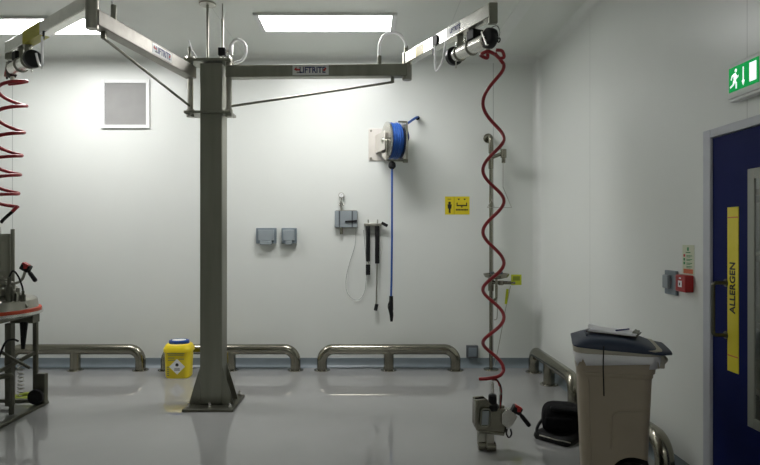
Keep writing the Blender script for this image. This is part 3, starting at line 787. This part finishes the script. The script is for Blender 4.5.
# ------------------------------------------------------------------ water control box
a, b = at(335, 227.5, YB), at(357.5, 211, YB)
t = thing('control_box', ((a.x + b.x) / 2, YB, a.z), 'grey wall box with black lever and pressure gauge on top', 'control box')
obj('mount_plate', bx((a.x + .01, YB - .012, a.z - .01), (b.x - .01, YB, b.z + .01)), 'steel', t)
pl = obj('box_body', bx((a.x, YB - .06, a.z), (b.x, YB, b.z)), 'grey_lid', t, bevel=.004)
for x in (a.x + .055, b.x - .06): obj('strap', bx((x - .008, YB - .064, a.z + .003), (x + .008, YB - .06, b.z - .003)), 'grey_dark', pl)
bm = NB(); p = at(355, 221, YB - .075); beam(bm, at(345, 221.6, YB - .07), at(357, 220.8, YB - .07), .014, .018); obj('lever', bm, 'black', t, bevel=.004, label='black lever')
gx = at(341.5, 200, YB).x
bm = NB(); cyl(bm, (gx, YB - .03, b.z), (gx, YB - .03, at(0, 197, YB).z), .013); cyl(bm, (gx, YB - .03, at(0, 206.5, YB).z), (gx, YB - .03, at(0, 203.5, YB).z), .026); cyl(bm, (gx - .03, YB - .03, at(0, 205, YB).z), (gx + .03, YB - .03, at(0, 205, YB).z), .009)
obj('valve_stem', bm, 'steel_bright', t)
gz = at(0, 195.5, YB).z
g = obj('gauge', bcyl((gx, YB - .01, gz), (gx, YB - .045, gz), .034), 'steel', t, bevel=.004)
obj('dial', bcyl((gx, YB - .045, gz), (gx, YB - .047, gz), .027), 'white', g)
bm = NB(); beam(bm, (gx, YB - .048, gz), (gx + .012, YB - .048, gz + .018), .004, .002); obj('needle', bm, 'ink', g)
obj('drain_pipe', bcyl((gx, YB - .03, a.z), (gx, YB - .03, a.z - .08), .018), 'tube_steel', t)
obj('clear_hose', btube(smooth_path([at(356, 228, YB - .03), at(355, 245, YB - .012), at(349, 265, YB - .01), at(346, 280, YB - .01), at(347, 292, YB - .012), at(353, 299, YB - .015), at(360, 299, YB - .012), at(365, 290, YB - .01), at(366.5, 270, YB - .010), at(365, 245, YB - .012), at(363.5, 230, YB - .02)]), .0035, 8), 'clear_hose', t, label='loop of clear hose')

# ------------------------------------------------------------------ tool rack and wands
a, b = at(364, 227, YB), at(381.5, 223.5, YB)
t = thing('tool_rack', ((a.x + b.x) / 2, YB, a.z), 'small steel bracket on the back wall holding two black wands', 'rack')
obj('rack_bar', bx((a.x, YB - .07, a.z + .012), (b.x, YB, b.z)), 'steel', t, bevel=.003)
for px in (368.2, 377.5): q = at(px, 221, YB - .04); obj('peg', bcyl((q.x, q.y, b.z), (q.x, q.y, b.z + .045), .008), 'steel_bright', t)
bm = NB(); beam(bm, at(381.5, 222.8, YB - .06), at(387.5, 226, YB - .06), .025, .035); obj('clip', bm, 'black', t, bevel=.005, label='black clip')
yw = YB - .045
zt = a.z + .012
px = 368; x = at(px, 0, yw).x
w = thing('spray_wand', (x, yw, at(0, 275, yw).z), 'short black wand with black nozzle block, left one on the steel bracket', 'wand', 'black wands on the bracket')
obj('grip', bcyl((x, yw, zt), (x, yw, at(0, 261.5, yw).z), .024), 'black', w, bevel=.004)
obj('collar', bcyl((x, yw, at(0, 261.5, yw).z), (x, yw, at(0, 265, yw).z), .012), 'steel_bright', w)
bm = NB(); box2(bm, (x - .026, yw - .022, at(0, 275, yw).z), (x + .026, yw + .022, at(0, 264.5, yw).z)); obj('nozzle', bm, 'black', w, bevel=.006)
x = at(377.2, 0, yw).x
w = thing('spray_wand', (x, yw, at(0, 310, yw).z), 'long black-gripped wand with thin steel rod, right one on the steel bracket', 'wand', 'black wands on the bracket')
obj('grip', bcyl((x, yw, zt), (x, yw, at(0, 263.5, yw).z), .026), 'black', w, bevel=.004)
obj('rod', bcyl((x, yw, at(0, 263.5, yw).z), at(376.2, 305, yw), .0085), 'steel', w)
bm = NB(); beam(bm, at(376.8, 304, yw), at(375.4, 310.5, yw), .04, .035); obj('nozzle', bm, 'black', w, bevel=.006)

# ------------------------------------------------------------------ hose reel
a, b = at(368.5, 161, YB), at(402, 128.5, YB)
hr = thing('hose_reel', ((a.x + b.x) / 2, YB, a.z), 'steel wall-mounted reel wound with blue hose', 'hose reel')
mp = obj('wall_plate', bx((a.x, YB - .01, a.z), (b.x, YB, b.z)), 'plate_steel', hr, bevel=.002)
for x in (a.x + .03, b.x - .03):
    for z in (a.z + .03, b.z - .03): obj('bolt', bcyl((x, YB - .01, z), (x, YB - .02, z), .014, seg=6), 'steel_dull', mp)
rc = Vector((at(394, 0, 6.78).x, 6.78, at(0, 141, 6.78).z))
ax = Vector((math.cos(math.radians(15)), math.sin(math.radians(15)), 0)); ay = Vector((-ax.y, ax.x, 0))
RR = .212
def wash(bm, r0, r1, c, h, seg=40): lathe(bm, [(r0, 0), (r1, 0), (r1, h), (r0, h)], c, ax, seg)
for s, m_ in ((-.085, 'steel_bright'), (.085, 'steel_bright')):
    bm = NB(); lathe(bm, [(0, -.004), (RR - .012, -.004), (RR, -.009), (RR, .009), (RR - .012, .004), (0, .004)], rc + ax * s, ax, 44); obj('reel_disc', bm, m_, hr, ang=30)
bm = NB(); wraps = []
for lay in range(3):
    r_ = .148 + lay * .021; n = 7 if lay != 2 else 6
    for i in range(n):
        off = -.068 + (i + (.5 if lay % 2 else 0)) * .0215
        if off > .07: continue
        rr = r_ + (.006 if (i * 7 + lay) % 3 == 0 else 0)
        pts = [rc + ax * off + (ay * math.cos(q) + up * math.sin(q)) * rr for q in [2 * PI * k_ / 36 for k_ in range(36)]]
        tube(bm, pts, .0115, 8, True)
cyl(bm, rc - ax * .078, rc + ax * .078, .141, seg=32)
obj('hose_winding', bm, 'blue_hose', hr, label='blue hose wound on the reel')
obj('axle', bcyl(rc - ax * .15, rc + ax * .15, .02), 'steel', hr)
for s in (-.125, .125):
    bm = NB(); c = rc + ax * s
    # side arm: flat loop from the wall plate to the hub
    e0, e1 = c - ay * .03, Vector((c.x + ay.x * .2, YB - .01, c.z))
    yy = YB - .012
    q0 = c - ay * .055
    L = (yy - q0.y) / ay.y
    beam(bm, q0, q0 + ay * L, .012, .21)
    obj('side_arm', bm, 'plate_steel', hr, bevel=.003)
obj('hub', bcyl(rc - ax * .128, rc - ax * .142, .035), 'steel_bright', hr, bevel=.003)
bm = NB(); c0 = rc - up * (RR + .012) - ay * .03; 
tube(bm, [c0 - ax * .10, c0 + ax * .12], .010, 10); cyl(bm, c0 + ax * .10, c0 + ax * .15, .022, seg=14); obj('roller_guide', bm, 'steel_dull', hr)
bm = NB(); beam(bm, rc - ax * .10 - ay * .03, c0 - ax * .10, .014, .02); obj('guide_stay', bm, 'steel', hr)
bm = NB(); beam(bm, rc + ax * .145 - ay * .03, c0 + ax * .145, .022, .02)
beam(bm, rc + ax * .145 + up * .215 - ay * .03, rc + ax * .145 - ay * .03, .022, .02); beam(bm, rc + ax * .145 + up * .215 - ay * .03, rc + ax * .04 + up * .215 - ay * .03, .014, .02)
obj('guide_frame', bm, 'steel', hr)
bm = NB(); tube(bm, smooth_path([rc + ax * .15, rc + ax * .17 + up * .06, at(406, 126, 6.8), at(411, 121, 6.85), at(416.5, 117.5, 6.93), at(418, 117.5, YB)]), .014, 10); obj('inlet_hose', bm, 'blue_hose', hr, label='blue inlet hose')
obj('wall_elbow', bcyl(at(417.6, 118, YB - .09), at(417.6, 118, YB), .024), 'black', hr, label='black wall fitting')
hxy = rc - ay * .04 - ax * .03; hx = at(392, 0, hxy.y).x; hyy = hxy.y
ball = at(392, 165, hyy)
bm = NB(); lathe(bm, [(0, -.045), (.02, -.045), (.04, -.025), (.042, .0), (.036, .025), (.018, .04), (0, .04)], ball, (0, 0, 1), 20); obj('ball_stop', bm, 'black', hr)
ho = obj('hanging_hose', btube([ball - up * .04, at(392, 200, hyy), at(392, 240, hyy), at(391.5, 280, hyy), at(391, 298, hyy)], .0115, 10), 'blue_hose', hr, label='blue hose hanging straight down')
bm = NB(); tube(bm, [at(391.2, 296, hyy), at(391, 310, hyy)], [.022, .026], 12); tube(bm, [at(390.6, 309, hyy), at(391.5, 315, hyy), at(391.5, 321.5, hyy - .02)], [.026, .022, .014], 12); tube(bm, smooth_path([at(390, 300, hyy), at(388.2, 306, hyy - .02), at(389.5, 312, hyy)], 5), .006, 8)
obj('spray_gun', bm, 'black', ho, label='black spray gun')

# ------------------------------------------------------------------ emergency shower and eyewash
YS = 6.90
sx = at(491, 0, YS).x
es = thing('emergency_shower', (sx, YS, 0), 'steel emergency shower pipe with eyewash bowl and pull handle against the back wall', 'shower')
fz = at(0, 136.5, YS).z
bm = NB(); tube(bm, bend_path([(sx - .005, YB - .02, fz), (sx - .005, YS, fz), (sx, YS, fz - .12)], .045, 8), .024, 14); cyl(bm, (sx, YS, fz - .16), (sx, YS, .012), .0215, seg=18)
cyl(bm, (sx, YS, fz - .10), (sx, YS, fz - .19), .029); cyl(bm, (sx, YS, fz - .25), (sx, YS, fz - .37), .029)
obj('riser_pipe', bm, 'tube_steel', es)
obj('wall_flange', bcyl((sx - .005, YB - .0015, fz), (sx - .005, YB - .025, fz), .056), 'tube_steel', es, bevel=.005)
obj('floor_flange', bcyl((sx, YS, 0), (sx, YS, .014), .085), 'tube_steel', es, bevel=.003)
az = at(0, 156, YS).z
bm = NB(); tube(bm, [(sx, YS, az - .02), (sx + .06, YS - .02, az), (sx + .145, YS - .04, az + .035)], .022, 12); cyl(bm, (sx + .135, YS - .04, az + .07), (sx + .135, YS - .04, az - .025), .034); cyl(bm, (sx + .135, YS - .04, az - .025), (sx + .135, YS - .04, az - .085), .022); cyl(bm, (sx + .1, YS - .04, az + .07), (sx + .1, YS - .04, az + .12), .008)
obj('valve_arm', bm, 'tube_steel', es)
px_ = sx + .13
bm = NB(); yb = YS - .04
tube(bm, [(px_, yb, az - .08), at(503, 187, yb)], .0028, 6)
tri = [at(503, 187, yb), at(511.5, 207.5, yb), at(487.5, 207.5, yb), at(492, 199, yb), at(494, 206, yb)]
tube(bm, tri[:3], .0045, 6); tube(bm, [tri[2], at(492, 199, yb), at(494, 207, yb)], .0045, 6)
obj('pull_handle', bm, 'steel', es)
bz = at(0, 278.5, YS).z
bm = NB(); lathe(bm, [(0, 0), (.05, 0), (.125, .02), (.145, .05), (.145, .062), (.135, .062), (.118, .03), (.05, .012), (0, .012)], (sx + .045, YS - .08, bz), seg=32); obj('eyewash_bowl', bm, 'tube_steel', es, ang=30)
for s in (-.05, .05): 
    bm = NB(); cyl(bm, (sx + .045 + s, YS - .08, bz + .012), (sx + .045 + s, YS - .08, bz + .085), .016, .024); obj('eyewash_nozzle', bm, 'grey_dark', es)
bm = NB(); cyl(bm, (sx, YS, bz + .03), (sx, YS, bz - .14), .034); tube(bm, [(sx, YS - .01, bz - .04), (sx + .09, YS - .05, bz - .045), (sx + .26, YS - .06, bz - .045)], .020, 12); cyl(bm, (sx + .10, YS - .06, bz - .02), (sx + .10, YS - .06, bz - .07), .03); tube(bm, bend_path([(sx + .045, YS - .08, bz), (sx + .045, YS - .08, bz - .22), (sx + .01, YS - .02, bz - .26)], .03), .015, 10)
obj('eyewash_valve', bm, 'tube_steel', es)
a, b = at(511, 285, YS - .07), at(521.5, 274.5, YS - .07)
fl = obj('push_flag', bx((a.x, YS - .075, a.z), (b.x, YS - .068, b.z)), 'yellow_flag', es, bevel=.004, label='lime yellow push flag')
bm = NB(); box2(bm, (a.x + .02, YS - .077, a.z + .05), (b.x - .02, YS - .075, b.z - .02)); obj('flag_print', bm, 'lime_hose', fl, smooth=False)
obj('pedal_rod', btube([at(510.5, 286, YS - .06), at(505, 312, YS - .05), at(498, 350, YS - .02), at(494, 366, YS - .03)], .004, 6), 'steel', es)
bm = NB(); beam(bm, at(507.5, 289, YS - .065), at(505.8, 304, YS - .065), .028, .003); obj('yellow_tag', bm, 'yellow_flag', es, label='lime yellow hanging tag')
bm = NB(); beam(bm, at(497, 286, YS - .06), at(496, 306, YS - .04), .02, .02); tube(bm, smooth_path([at(493.5, 303, YS - .05), at(497, 306, YS - .05), at(497, 318, YS - .05), at(494, 320, YS - .05)], 5), .006, 8); obj('drain_valve', bm, 'steel', es)

# ------------------------------------------------------------------ yellow safety sign
a, b = at(445, 214.5, YB), at(469.5, 196.5, YB)
t = thing('safety_sign', ((a.x + b.x) / 2, YB, a.z), 'yellow eyewash and shower sign with black pictograms on the back wall', 'sign')
obj('sign_plate', bx((a.x, YB - .004, a.z), (b.x, YB, b.z)), 'yellow_sign', t, smooth=False)
w, h_ = b.x - a.x, b.z - a.z
o_ = Vector((a.x, YB - .004, a.z)); Ux, Uz = (1, 0, 0), (0, 0, 1)
def rc_(bm, x0, z0, x1, z1): prism(bm, [(w * x0, h_ * z0), (w * x1, h_ * z0), (w * x1, h_ * z1), (w * x0, h_ * z1)], o_, Ux, Uz, .0015)
bm = NB(); q = []
prism(bm, [(w * .185 + .016 * math.cos(i_ * PI / 8), h_ * .64 + .016 * math.sin(i_ * PI / 8)) for i_ in range(16)], o_, Ux, Uz, .0015)
prism(bm, [(w * .10, h_ * .54), (w * .12, h_ * .30), (w * .15, h_ * .34), (w * .15, h_ * .08), (w * .18, h_ * .08), (w * .185, h_ * .28), (w * .19, h_ * .08), (w * .225, h_ * .08), (w * .225, h_ * .34), (w * .25, h_ * .30), (w * .275, h_ * .54), (w * .25, h_ * .57), (w * .12, h_ * .57)], o_, Ux, Uz, .0015)
for k_ in range(3): rc_(bm, .12 + k_ * .05, .82, .14 + k_ * .05, .88)
obj('person_pictogram', bm, 'ink', t, smooth=False)
bm = NB(); rc_(bm, .365, .02, .375, .98); obj('divider', bm, 'ink', t, smooth=False)
bm = NB()
for cx_ in (.56, .80): prism(bm, [(w * (cx_ - .05), h_ * .88), (w * (cx_ - .015), h_ * .80), (w * (cx_ + .015), h_ * .80), (w * (cx_ + .05), h_ * .88)], o_, Ux, Uz, .0015)
rc_(bm, .47, .48, .51, .66); rc_(bm, .86, .48, .90, .66); rc_(bm, .47, .46, .90, .53); rc_(bm, .66, .38, .71, .46)
obj('eyewash_pictogram', bm, 'ink', t, smooth=False)
bm = NB()
for k_ in range(8):
    x = .445 + k_ * .062; rc_(bm, x, .22, x + .046, .31)
obj('print', bm, 'ink', t, smooth=False)

# ------------------------------------------------------------------ exit sign on the right wall
t = thing('exit_sign', (XR, 3.13, 2.28), 'lit green exit sign with running man and down arrow above the blue door', 'sign')
obj('housing', bx((XR - .055, 2.965, 2.287), (XR, 3.285, 2.475)), 'white', t, bevel=.006)
bm = NB(); box2(bm, (XR - .050, 2.97, 2.272), (XR - .008, 3.28, 2.288)); obj('base_strip', bm, 'white', t, bevel=.004)
xf = XR - .056
gy1, gy0, gz0, gz1 = 3.268, 3.022, 2.322, 2.452
fa = obj('lit_panel', bx((xf - .003, gy0, gz0), (xf, gy1, gz1)), 'sign_green', t, smooth=False, label='green lit panel')
W, Hh = gy1 - gy0, gz1 - gz0
o_ = Vector((xf - .003, gy1, gz0)); Uy = Vector((0, -1, 0))
def pg(bm, pts): prism(bm, [(W * x, Hh * y) for x, y in pts], o_, Uy, (0, 0, 1), .0015)
bm = NB()
pg(bm, [(.255 + .036 * math.cos(i_ * PI / 8), .82 + .075 * math.sin(i_ * PI / 8)) for i_ in range(16)])
pg(bm, [(.18, .72), (.25, .72), (.275, .62), (.255, .40), (.20, .38), (.175, .52)])          # trunk
pg(bm, [(.19, .72), (.11, .66), (.075, .50), (.10, .48), (.13, .60), (.19, .64)])              # rear arm
pg(bm, [(.25, .70), (.285, .56), (.345, .60), (.345, .54), (.28, .47), (.245, .58)])            # front arm
pg(bm, [(.20, .42), (.19, .26), (.06, .16), (.045, .22), (.15, .30), (.165, .44)])              # rear leg
pg(bm, [(.205, .44), (.29, .33), (.285, .08), (.25, .08), (.25, .28), (.18, .36)])             # front leg
obj('running_man', bm, 'sign_white', fa, smooth=False)
bm = NB(); pg(bm, [(.495, .85), (.525, .85), (.525, .28), (.495, .28)]); pg(bm, [(.46, .30), (.56, .30), (.51, .10)])
obj('arrow', bm, 'sign_white', fa, smooth=False)
bm = NB(); pg(bm, [(.72, .14), (.94, .14), (.94, .88), (.72, .88)]); obj('doorway', bm, 'sign_white', fa, smooth=False)

# ------------------------------------------------------------------ fire call point, switch, notice on the right wall
def wy(px, X=XR): return X * F / (px - VX)
t = thing('isolator_switch', (XR, 3.98, 1.15), 'grey switch box on the right wall beside the red call point', 'switch')
obj('back_plate', bx((XR - .02, 3.905, 1.155), (XR, 4.055, 1.315)), 'grey_box', t, bevel=.005)
obj('switch_box', bx((XR - .045, 3.965, 1.195), (XR - .02, 4.04, 1.285)), 'grey_lid', t, bevel=.008)
t = thing('call_point', (XR, 3.8, 1.19), 'red square fire alarm call point on the right wall', 'fire alarm')
obj('alarm_box', bx((XR - .055, 3.725, 1.192), (XR, 3.845, 1.298)), 'red', t, bevel=.006)
pz = obj('press_panel', bx((XR - .058, 3.765, 1.222), (XR - .055, 3.805, 1.262)), 'paper', t, smooth=False, label='white press panel')
bm = NB(); box2(bm, (XR - .0595, 3.78, 1.232), (XR - .058, 3.79, 1.250)); obj('mark', bm, 'ink', pz, smooth=False)
bm = NB(); box2(bm, (XR - .0565, 3.775, 1.274), (XR - .055, 3.797, 1.282)); obj('print', bm, 'paper', t, smooth=False)
n0, n1, nz0, nz1 = 3.72, 3.855, 1.302, 1.487
t = thing('fire_notice', (XR, 3.79, nz0), 'small fire action notice on the right wall just above the red call point', 'notice')
obj('notice_sheet', bx((XR - .003, n0, nz0), (XR, n1, nz1)), 'notice', t, smooth=False)
W, Hh = n1 - n0, nz1 - nz0; o_ = Vector((XR - .003, n1, nz0))
def prr(bm, x0, y0, x1, y1): prism(bm, [(W * x0, Hh * y0), (W * x1, Hh * y0), (W * x1, Hh * y1), (W * x0, Hh * y1)], o_, Uy, (0, 0, 1), .001)
bm = NB(); prr(bm, .42, .80, .56, .92); prr(bm, .30, .73, .70, .76); 
for y in (.62, .50, .37, .25): prr(bm, .36, y, .85, y + .025); prr(bm, .36, y - .04, .70, y - .02)
obj('print', bm, 'ink_green', t, smooth=False)
bm = NB(); prr(bm, .1, .59, .24, .68); obj('red_symbol', bm, 'ink_red', t, smooth=False)
bm = NB(); prr(bm, .1, .46, .24, .55); prr(bm, .1, .33, .24, .42); obj('green_symbol', bm, 'ink_green', t, smooth=False)
bm = NB(); prr(bm, .1, .03, .92, .18); obj('orange_panel', bm, 'ink_orange', t, smooth=False)

# ------------------------------------------------------------------ wheeled bin
BA = math.radians(-17)
bc = Vector((1.475, 3.585, 0))
R = Matrix.Translation(bc) @ Matrix.Rotation(BA, 4, 'Z')
bn = thing('wheeled_bin', bc, 'large beige wheeled bin with navy lid and white liner near the blue door', 'bin')
def bs(w, d, r, z, dx=0, dy=0): return [(x + dx, y + dy, z) for x, y in rrect(w, d, r, 6)]
bm = NB(); loft(bm, [bs(.325, .33, .05, .02, -.012), bs(.340, .35, .05, .05, -.012), bs(.398, .40, .055, .76, -.012), bs(.398, .40, .055, .765, -.012), bs(.418, .414, .055, .77, -.008), bs(.430, .418, .055, .868, -.004)])
body = obj('body', bm, 'beige', bn, ang=28, xf=R)
# cut the wheel arch
cut = NB(); prism(cut, [(-.04, -.05), (.22, -.05)] + [(.09 + .13 * math.cos(PI * i_ / 16), .165 + .13 * math.sin(PI * i_ / 16)) for i_ in range(17)], (0, .3, 0), (1, 0, 0), (0, 0, 1), .6); bmesh.ops.recalc_face_normals(cut, faces=cut.faces)
me = bpy.data.meshes.new('tmp'); cut.transform(Matrix.Translation(-WL[body.name]) @ R); cut.to_mesh(me); cut.free()
co = bpy.data.objects.new('tmp_cut', me); C.objects.link(co); co.location = WL[body.name]
bo = body.modifiers.new('arch', 'BOOLEAN'); bo.operation = 'DIFFERENCE'; bo.object = co; bo.solver = 'EXACT'
dg = bpy.context.evaluated_depsgraph_get(); dg.update()
nm = bpy.data.meshes.new_from_object(body.evaluated_get(dg)); body.modifiers.clear(); body.data = nm
bpy.data.objects.remove(co)
for s in (-1, 1):
    wv = obj('wheel', bcyl((.09, s * .135 - .025, .125), (.09, s * .135 + .025, .125), .123, seg=32), 'black', bn, bevel=.01, xf=R)
    obj('wheel_hub', bcyl((.09, s * .166, .125), (.09, s * .160, .125), .045), 'grey_dark', wv, xf=R)
obj('wheel_axle', bcyl((.09, -.16, .125), (.09, .16, .125), .012), 'steel', bn, xf=R)
obj('front_foot', bx((-.15, -.15, 0), (-.08, .15, .025)), 'beige', bn, bevel=.004, xf=R)
def fy(z): return -(.175 + (.20 - .175) * (z - .05) / .71)      # front face of the body at height z
def fp(x, z, o=0.0): return Vector((x, fy(z) - o, z))
# raised wheel-well panel outline, left seam and belt line on the front face
bm = NB()
path = bend_path([fp(-.03, .33), fp(-.03, .545), fp(.165, .565)], .05, 8)
path = [Vector((p.x, fy(p.z) - .001, p.z)) for p in path]
tube(bm, path, .005, 8)
obj('moulding', bm, 'beige', bn, xf=R)
bm = NB(); loft(bm, [bs(.402, .406, .055, .742, -.012), bs(.408, .412, .055, .748, -.012), bs(.408, .412, .055, .764, -.012), bs(.402, .406, .055, .768, -.012)]); obj('belt', bm, 'beige', bn, xf=R, ang=28)
bm = NB(); tube(bm, [fp(-.135, .12), fp(-.155, .74)], .0045, 8); obj('moulding', bm, 'beige', bn, xf=R)
# liner folded over the rim
import random as _r
_r.seed(3)
base = rrect(.448, .430, .06, 10); n = len(base)
rows = []
for zi, off in ((0, 0.004), (.5, .007), (1, .002)):
    row = []
    for i_, (x, y) in enumerate(base):
        low_ = .818 + .016 * math.sin(i_ * .9) + .010 * math.sin(i_ * 2.3 + 1) + .05 * (x + .2) * (1 if y < 0 else .5)
        z = low_ * (1 - zi) + .885 * zi
        L_ = math.hypot(x, y); row.append((x * (1 + off / L_), y * (1 + off / L_), z))
    rows.append(row)
rows.append([(x * .96, y * .96, .886) for x, y in base]); rows.append([(x * .95, y * .95, .80) for x, y in base])
bm = NB(); loft(bm, rows, caps=False); ln = obj('liner', bm, 'liner', bn, xf=R, ang=60)
so = ln.modifiers.new('thick', 'SOLIDIFY'); so.thickness = .002
bm = NB(); loft(bm, [bs(.452, .434, .06, .872), bs(.470, .452, .06, .878), bs(.470, .452, .06, .908), bs(.440, .42, .06, .912)]); obj('rim', bm, 'beige_pale', bn, xf=R, ang=28)
# rear grip at the hinge side
hp = bend_path([(.215, -.13, .80), (.262, -.13, .845), (.262, .13, .845), (.215, .13, .80)], .02)
obj('pull_bar', btube(hp, .013, 12), 'beige_pale', bn, xf=R)
for y in (-.15, .15): obj('hinge_lug', bx((.20, y - .012, .80), (.25, y + .012, .875)), 'beige_pale', bn, bevel=.006, xf=R)
# domed lid, drooping a little towards the left end
xs = [(-.252, .010, .93, .36), (-.246, .024, .925, .42), (-.225, .042, .92, .45), (-.19, .070, .918, .462), (-.14, .098, .915, .465), (-.05, .108, .91, .465), (.06, .103, .906, .465), (.13, .088, .902, .462), (.20, .055, .899, .455), (.235, .034, .897, .45), (.295, .030, .895, .36), (.30, .022, .897, .34)]
secs = []
for x, hgt, z0, wd in xs:
    s = []; hw = wd / 2
    for f, g in ((-1, 0), (-1.0, .30), (-.96, .58), (-.88, .80), (-.72, .93), (-.4, .99), (0, 1), (.4, .99), (.72, .93), (.88, .80), (.96, .58), (1, .30), (1, 0)):
        s.append((x * .955, f * hw, z0 - .012 + g * hgt * .62))
    secs.append(s)
bm = NB(); loft(bm, secs); lid = obj('lid', bm, 'navy_lid', bn, xf=R, ang=45, bevel=.004)
for x in (-.20, -.165):
    bm = NB(); beam(bm, (x * .955, -.10, .957 + (x + .165) * .55), (x * .955, .10, .957 + (x + .165) * .55), .012, .012); obj('lid_ridge', bm, 'navy_lid', lid, xf=R)
bm = NB(); tube(bm, [(-.075, -.238, .925), (-.077, -.236, .86), (-.077, -.2245, .80), (-.073, -.222, .64)], .0035, 6); obj('tie_cord', bm, 'black', bn, xf=R, label='thin black cord hanging from the lid')

# clipboard lying on the lid
T = R @ Matrix.Translation((.0, .0, .9685)) @ Matrix.Rotation(math.radians(2), 4, 'Y') @ Matrix.Rotation(math.radians(-14), 4, 'Z')
cb = thing('clipboard', T @ Vector((0, 0, 0)), 'clipboard with white papers and pen lying on the bin lid', 'clipboard')
obj('board', bx((-.14, -.105, 0), (.14, .105, .004)), 'brown', cb, xf=T, bevel=.001)
T2 = T @ Matrix.Rotation(math.radians(8), 4, 'Z')
obj('paper', bx((-.13, -.098, .004), (.13, .098, .010)), 'paper', cb, xf=T, smooth=False)
bm = NB(); n = 8
loft(bm, [[(-.145 + .27 * i_ / n, -.095, .0115 + .016 * max(0, 1 - i_ / 3) ** 2), (-.145 + .27 * i_ / n, .095, .0115 + .016 * max(0, 1 - i_ / 3) ** 2), (-.145 + .27 * i_ / n, .095, .0125 + .016 * max(0, 1 - i_ / 3) ** 2), (-.145 + .27 * i_ / n, -.095, .0125 + .016 * max(0, 1 - i_ / 3) ** 2)] for i_ in range(n + 1)])
obj('paper', bm, 'paper', cb, xf=T2)
bm = NB(); box(bm, (.122, 0, .016), (.03, .10, .012)); cyl(bm, (.114, -.05, .022), (.114, .05, .022), .005, seg=10); obj('clip', bm, 'steel_dull', cb, xf=T, bevel=.002)
bm = NB(); cyl(bm, (.02, -.06, .021), (.075, .06, .021), .0045, seg=10); pn = obj('pen', bm, 'ink_blue', xf=T); tag(pn, 'dark pen lying on the white papers of the clipboard', 'pen')

# ------------------------------------------------------------------ black bag on the floor behind the bin
g0 = at(560, 436, 4.62); g0.z = 0
bg = thing('black_bag', g0, 'soft black bag slumped on the floor between the tool and the beige bin', 'bag')
RB = Matrix.Translation(g0) @ Matrix.Rotation(math.radians(-14), 4, 'Z')
bm = NB()
def lump(w, d, z, dx=0, dy=0, r=.06): return [(x + dx, y + dy, z) for x, y in rrect(w, d, r, 6)]
loft(bm, [lump(.22, .22, .05, .0, .02), lump(.27, .27, .07, 0, .02), lump(.275, .27, .14, 0, .02), lump(.265, .25, .20, .005, .03), lump(.23, .2, .235, .015, .04), lump(.15, .12, .25, .02, .04, .05)])
obj('bag_body', bm, 'black_cloth', bg, xf=RB, ang=60, sub=1)
bm = NB(); loft(bm, [lump(.28, .31, 0, .02, -.03, .03), lump(.30, .33, .02, .02, -.03, .04), lump(.29, .32, .045, .02, -.03, .04), lump(.26, .28, .058, .02, -.03, .04)]); obj('bag_base', bm, 'black', bg, xf=RB @ Matrix.Rotation(math.radians(-32), 4, 'Z'), ang=40)
bm = NB(); loft(bm, [lump(.20, .20, .20, .03, .02, .05), lump(.25, .23, .215, .02, .0, .05), lump(.24, .22, .24, .03, .0, .05), lump(.16, .15, .25, .04, .01, .05)])
obj('top_flap', bm, 'black_cloth', bg, xf=RB @ Matrix.Rotation(.09, 4, 'Y'), ang=60, sub=1)
bm = NB(); box(bm, (-.02, -.125, .135), (.20, .03, .09), Euler((.12, 0, .05)).to_matrix()); obj('front_pocket', bm, 'black_cloth', bg, xf=RB, bevel=.015)
bm = NB(); tube(bm, smooth_path([(-.06, -.198, .04), (0, -.203, .042), (.07, -.202, .04), (.13, -.199, .043), (.185, -.19, .04)], 6), .0045, 6); obj('zip', bm, 'steel', bg, xf=RB @ Matrix.Rotation(math.radians(-32), 4, 'Z'), label='grey zip')
bm = NB(); tube(bm, smooth_path([(-.13, .0, .12), (-.16, -.07, .10), (-.175, -.10, .06), (-.15, -.13, .03)], 6), .012, 8); obj('strap', bm, 'black', bg, xf=RB)
bm = NB(); tube(bm, smooth_path([(.09, .02, .18), (.14, -.02, .16), (.18, -.09, .10), (.2, -.14, .05)], 6), .012, 8); obj('strap', bm, 'black', bg, xf=RB)

# ------------------------------------------------------------------ world, camera
wd = bpy.data.worlds.new('world'); bpy.context.scene.world = wd; wd.use_nodes = True
wd.node_tree.nodes['Background'].inputs[0].default_value = (0.9, 1.0, 0.95, 1); wd.node_tree.nodes['Background'].inputs[1].default_value = 0.02
cam = bpy.data.cameras.new('camera'); co = bpy.data.objects.new('camera', cam); C.objects.link(co)
co.location = (0, 0, EYE); co.rotation_euler = (PI / 2, 0, 0)
cam.sensor_width = 36; cam.lens = 36 * F / 760
cam.shift_x = (380 - VX) / 760; cam.shift_y = (VY - 232.5) / 760
cam.clip_start = 0.02
sc = bpy.context.scene; sc.camera = co
sc.view_settings.view_transform = 'Standard'; sc.view_settings.look = 'None'; sc.view_settings.gamma = 1.0
sc.view_settings.use_curve_mapping = False
sc.view_settings.exposure = 0.15
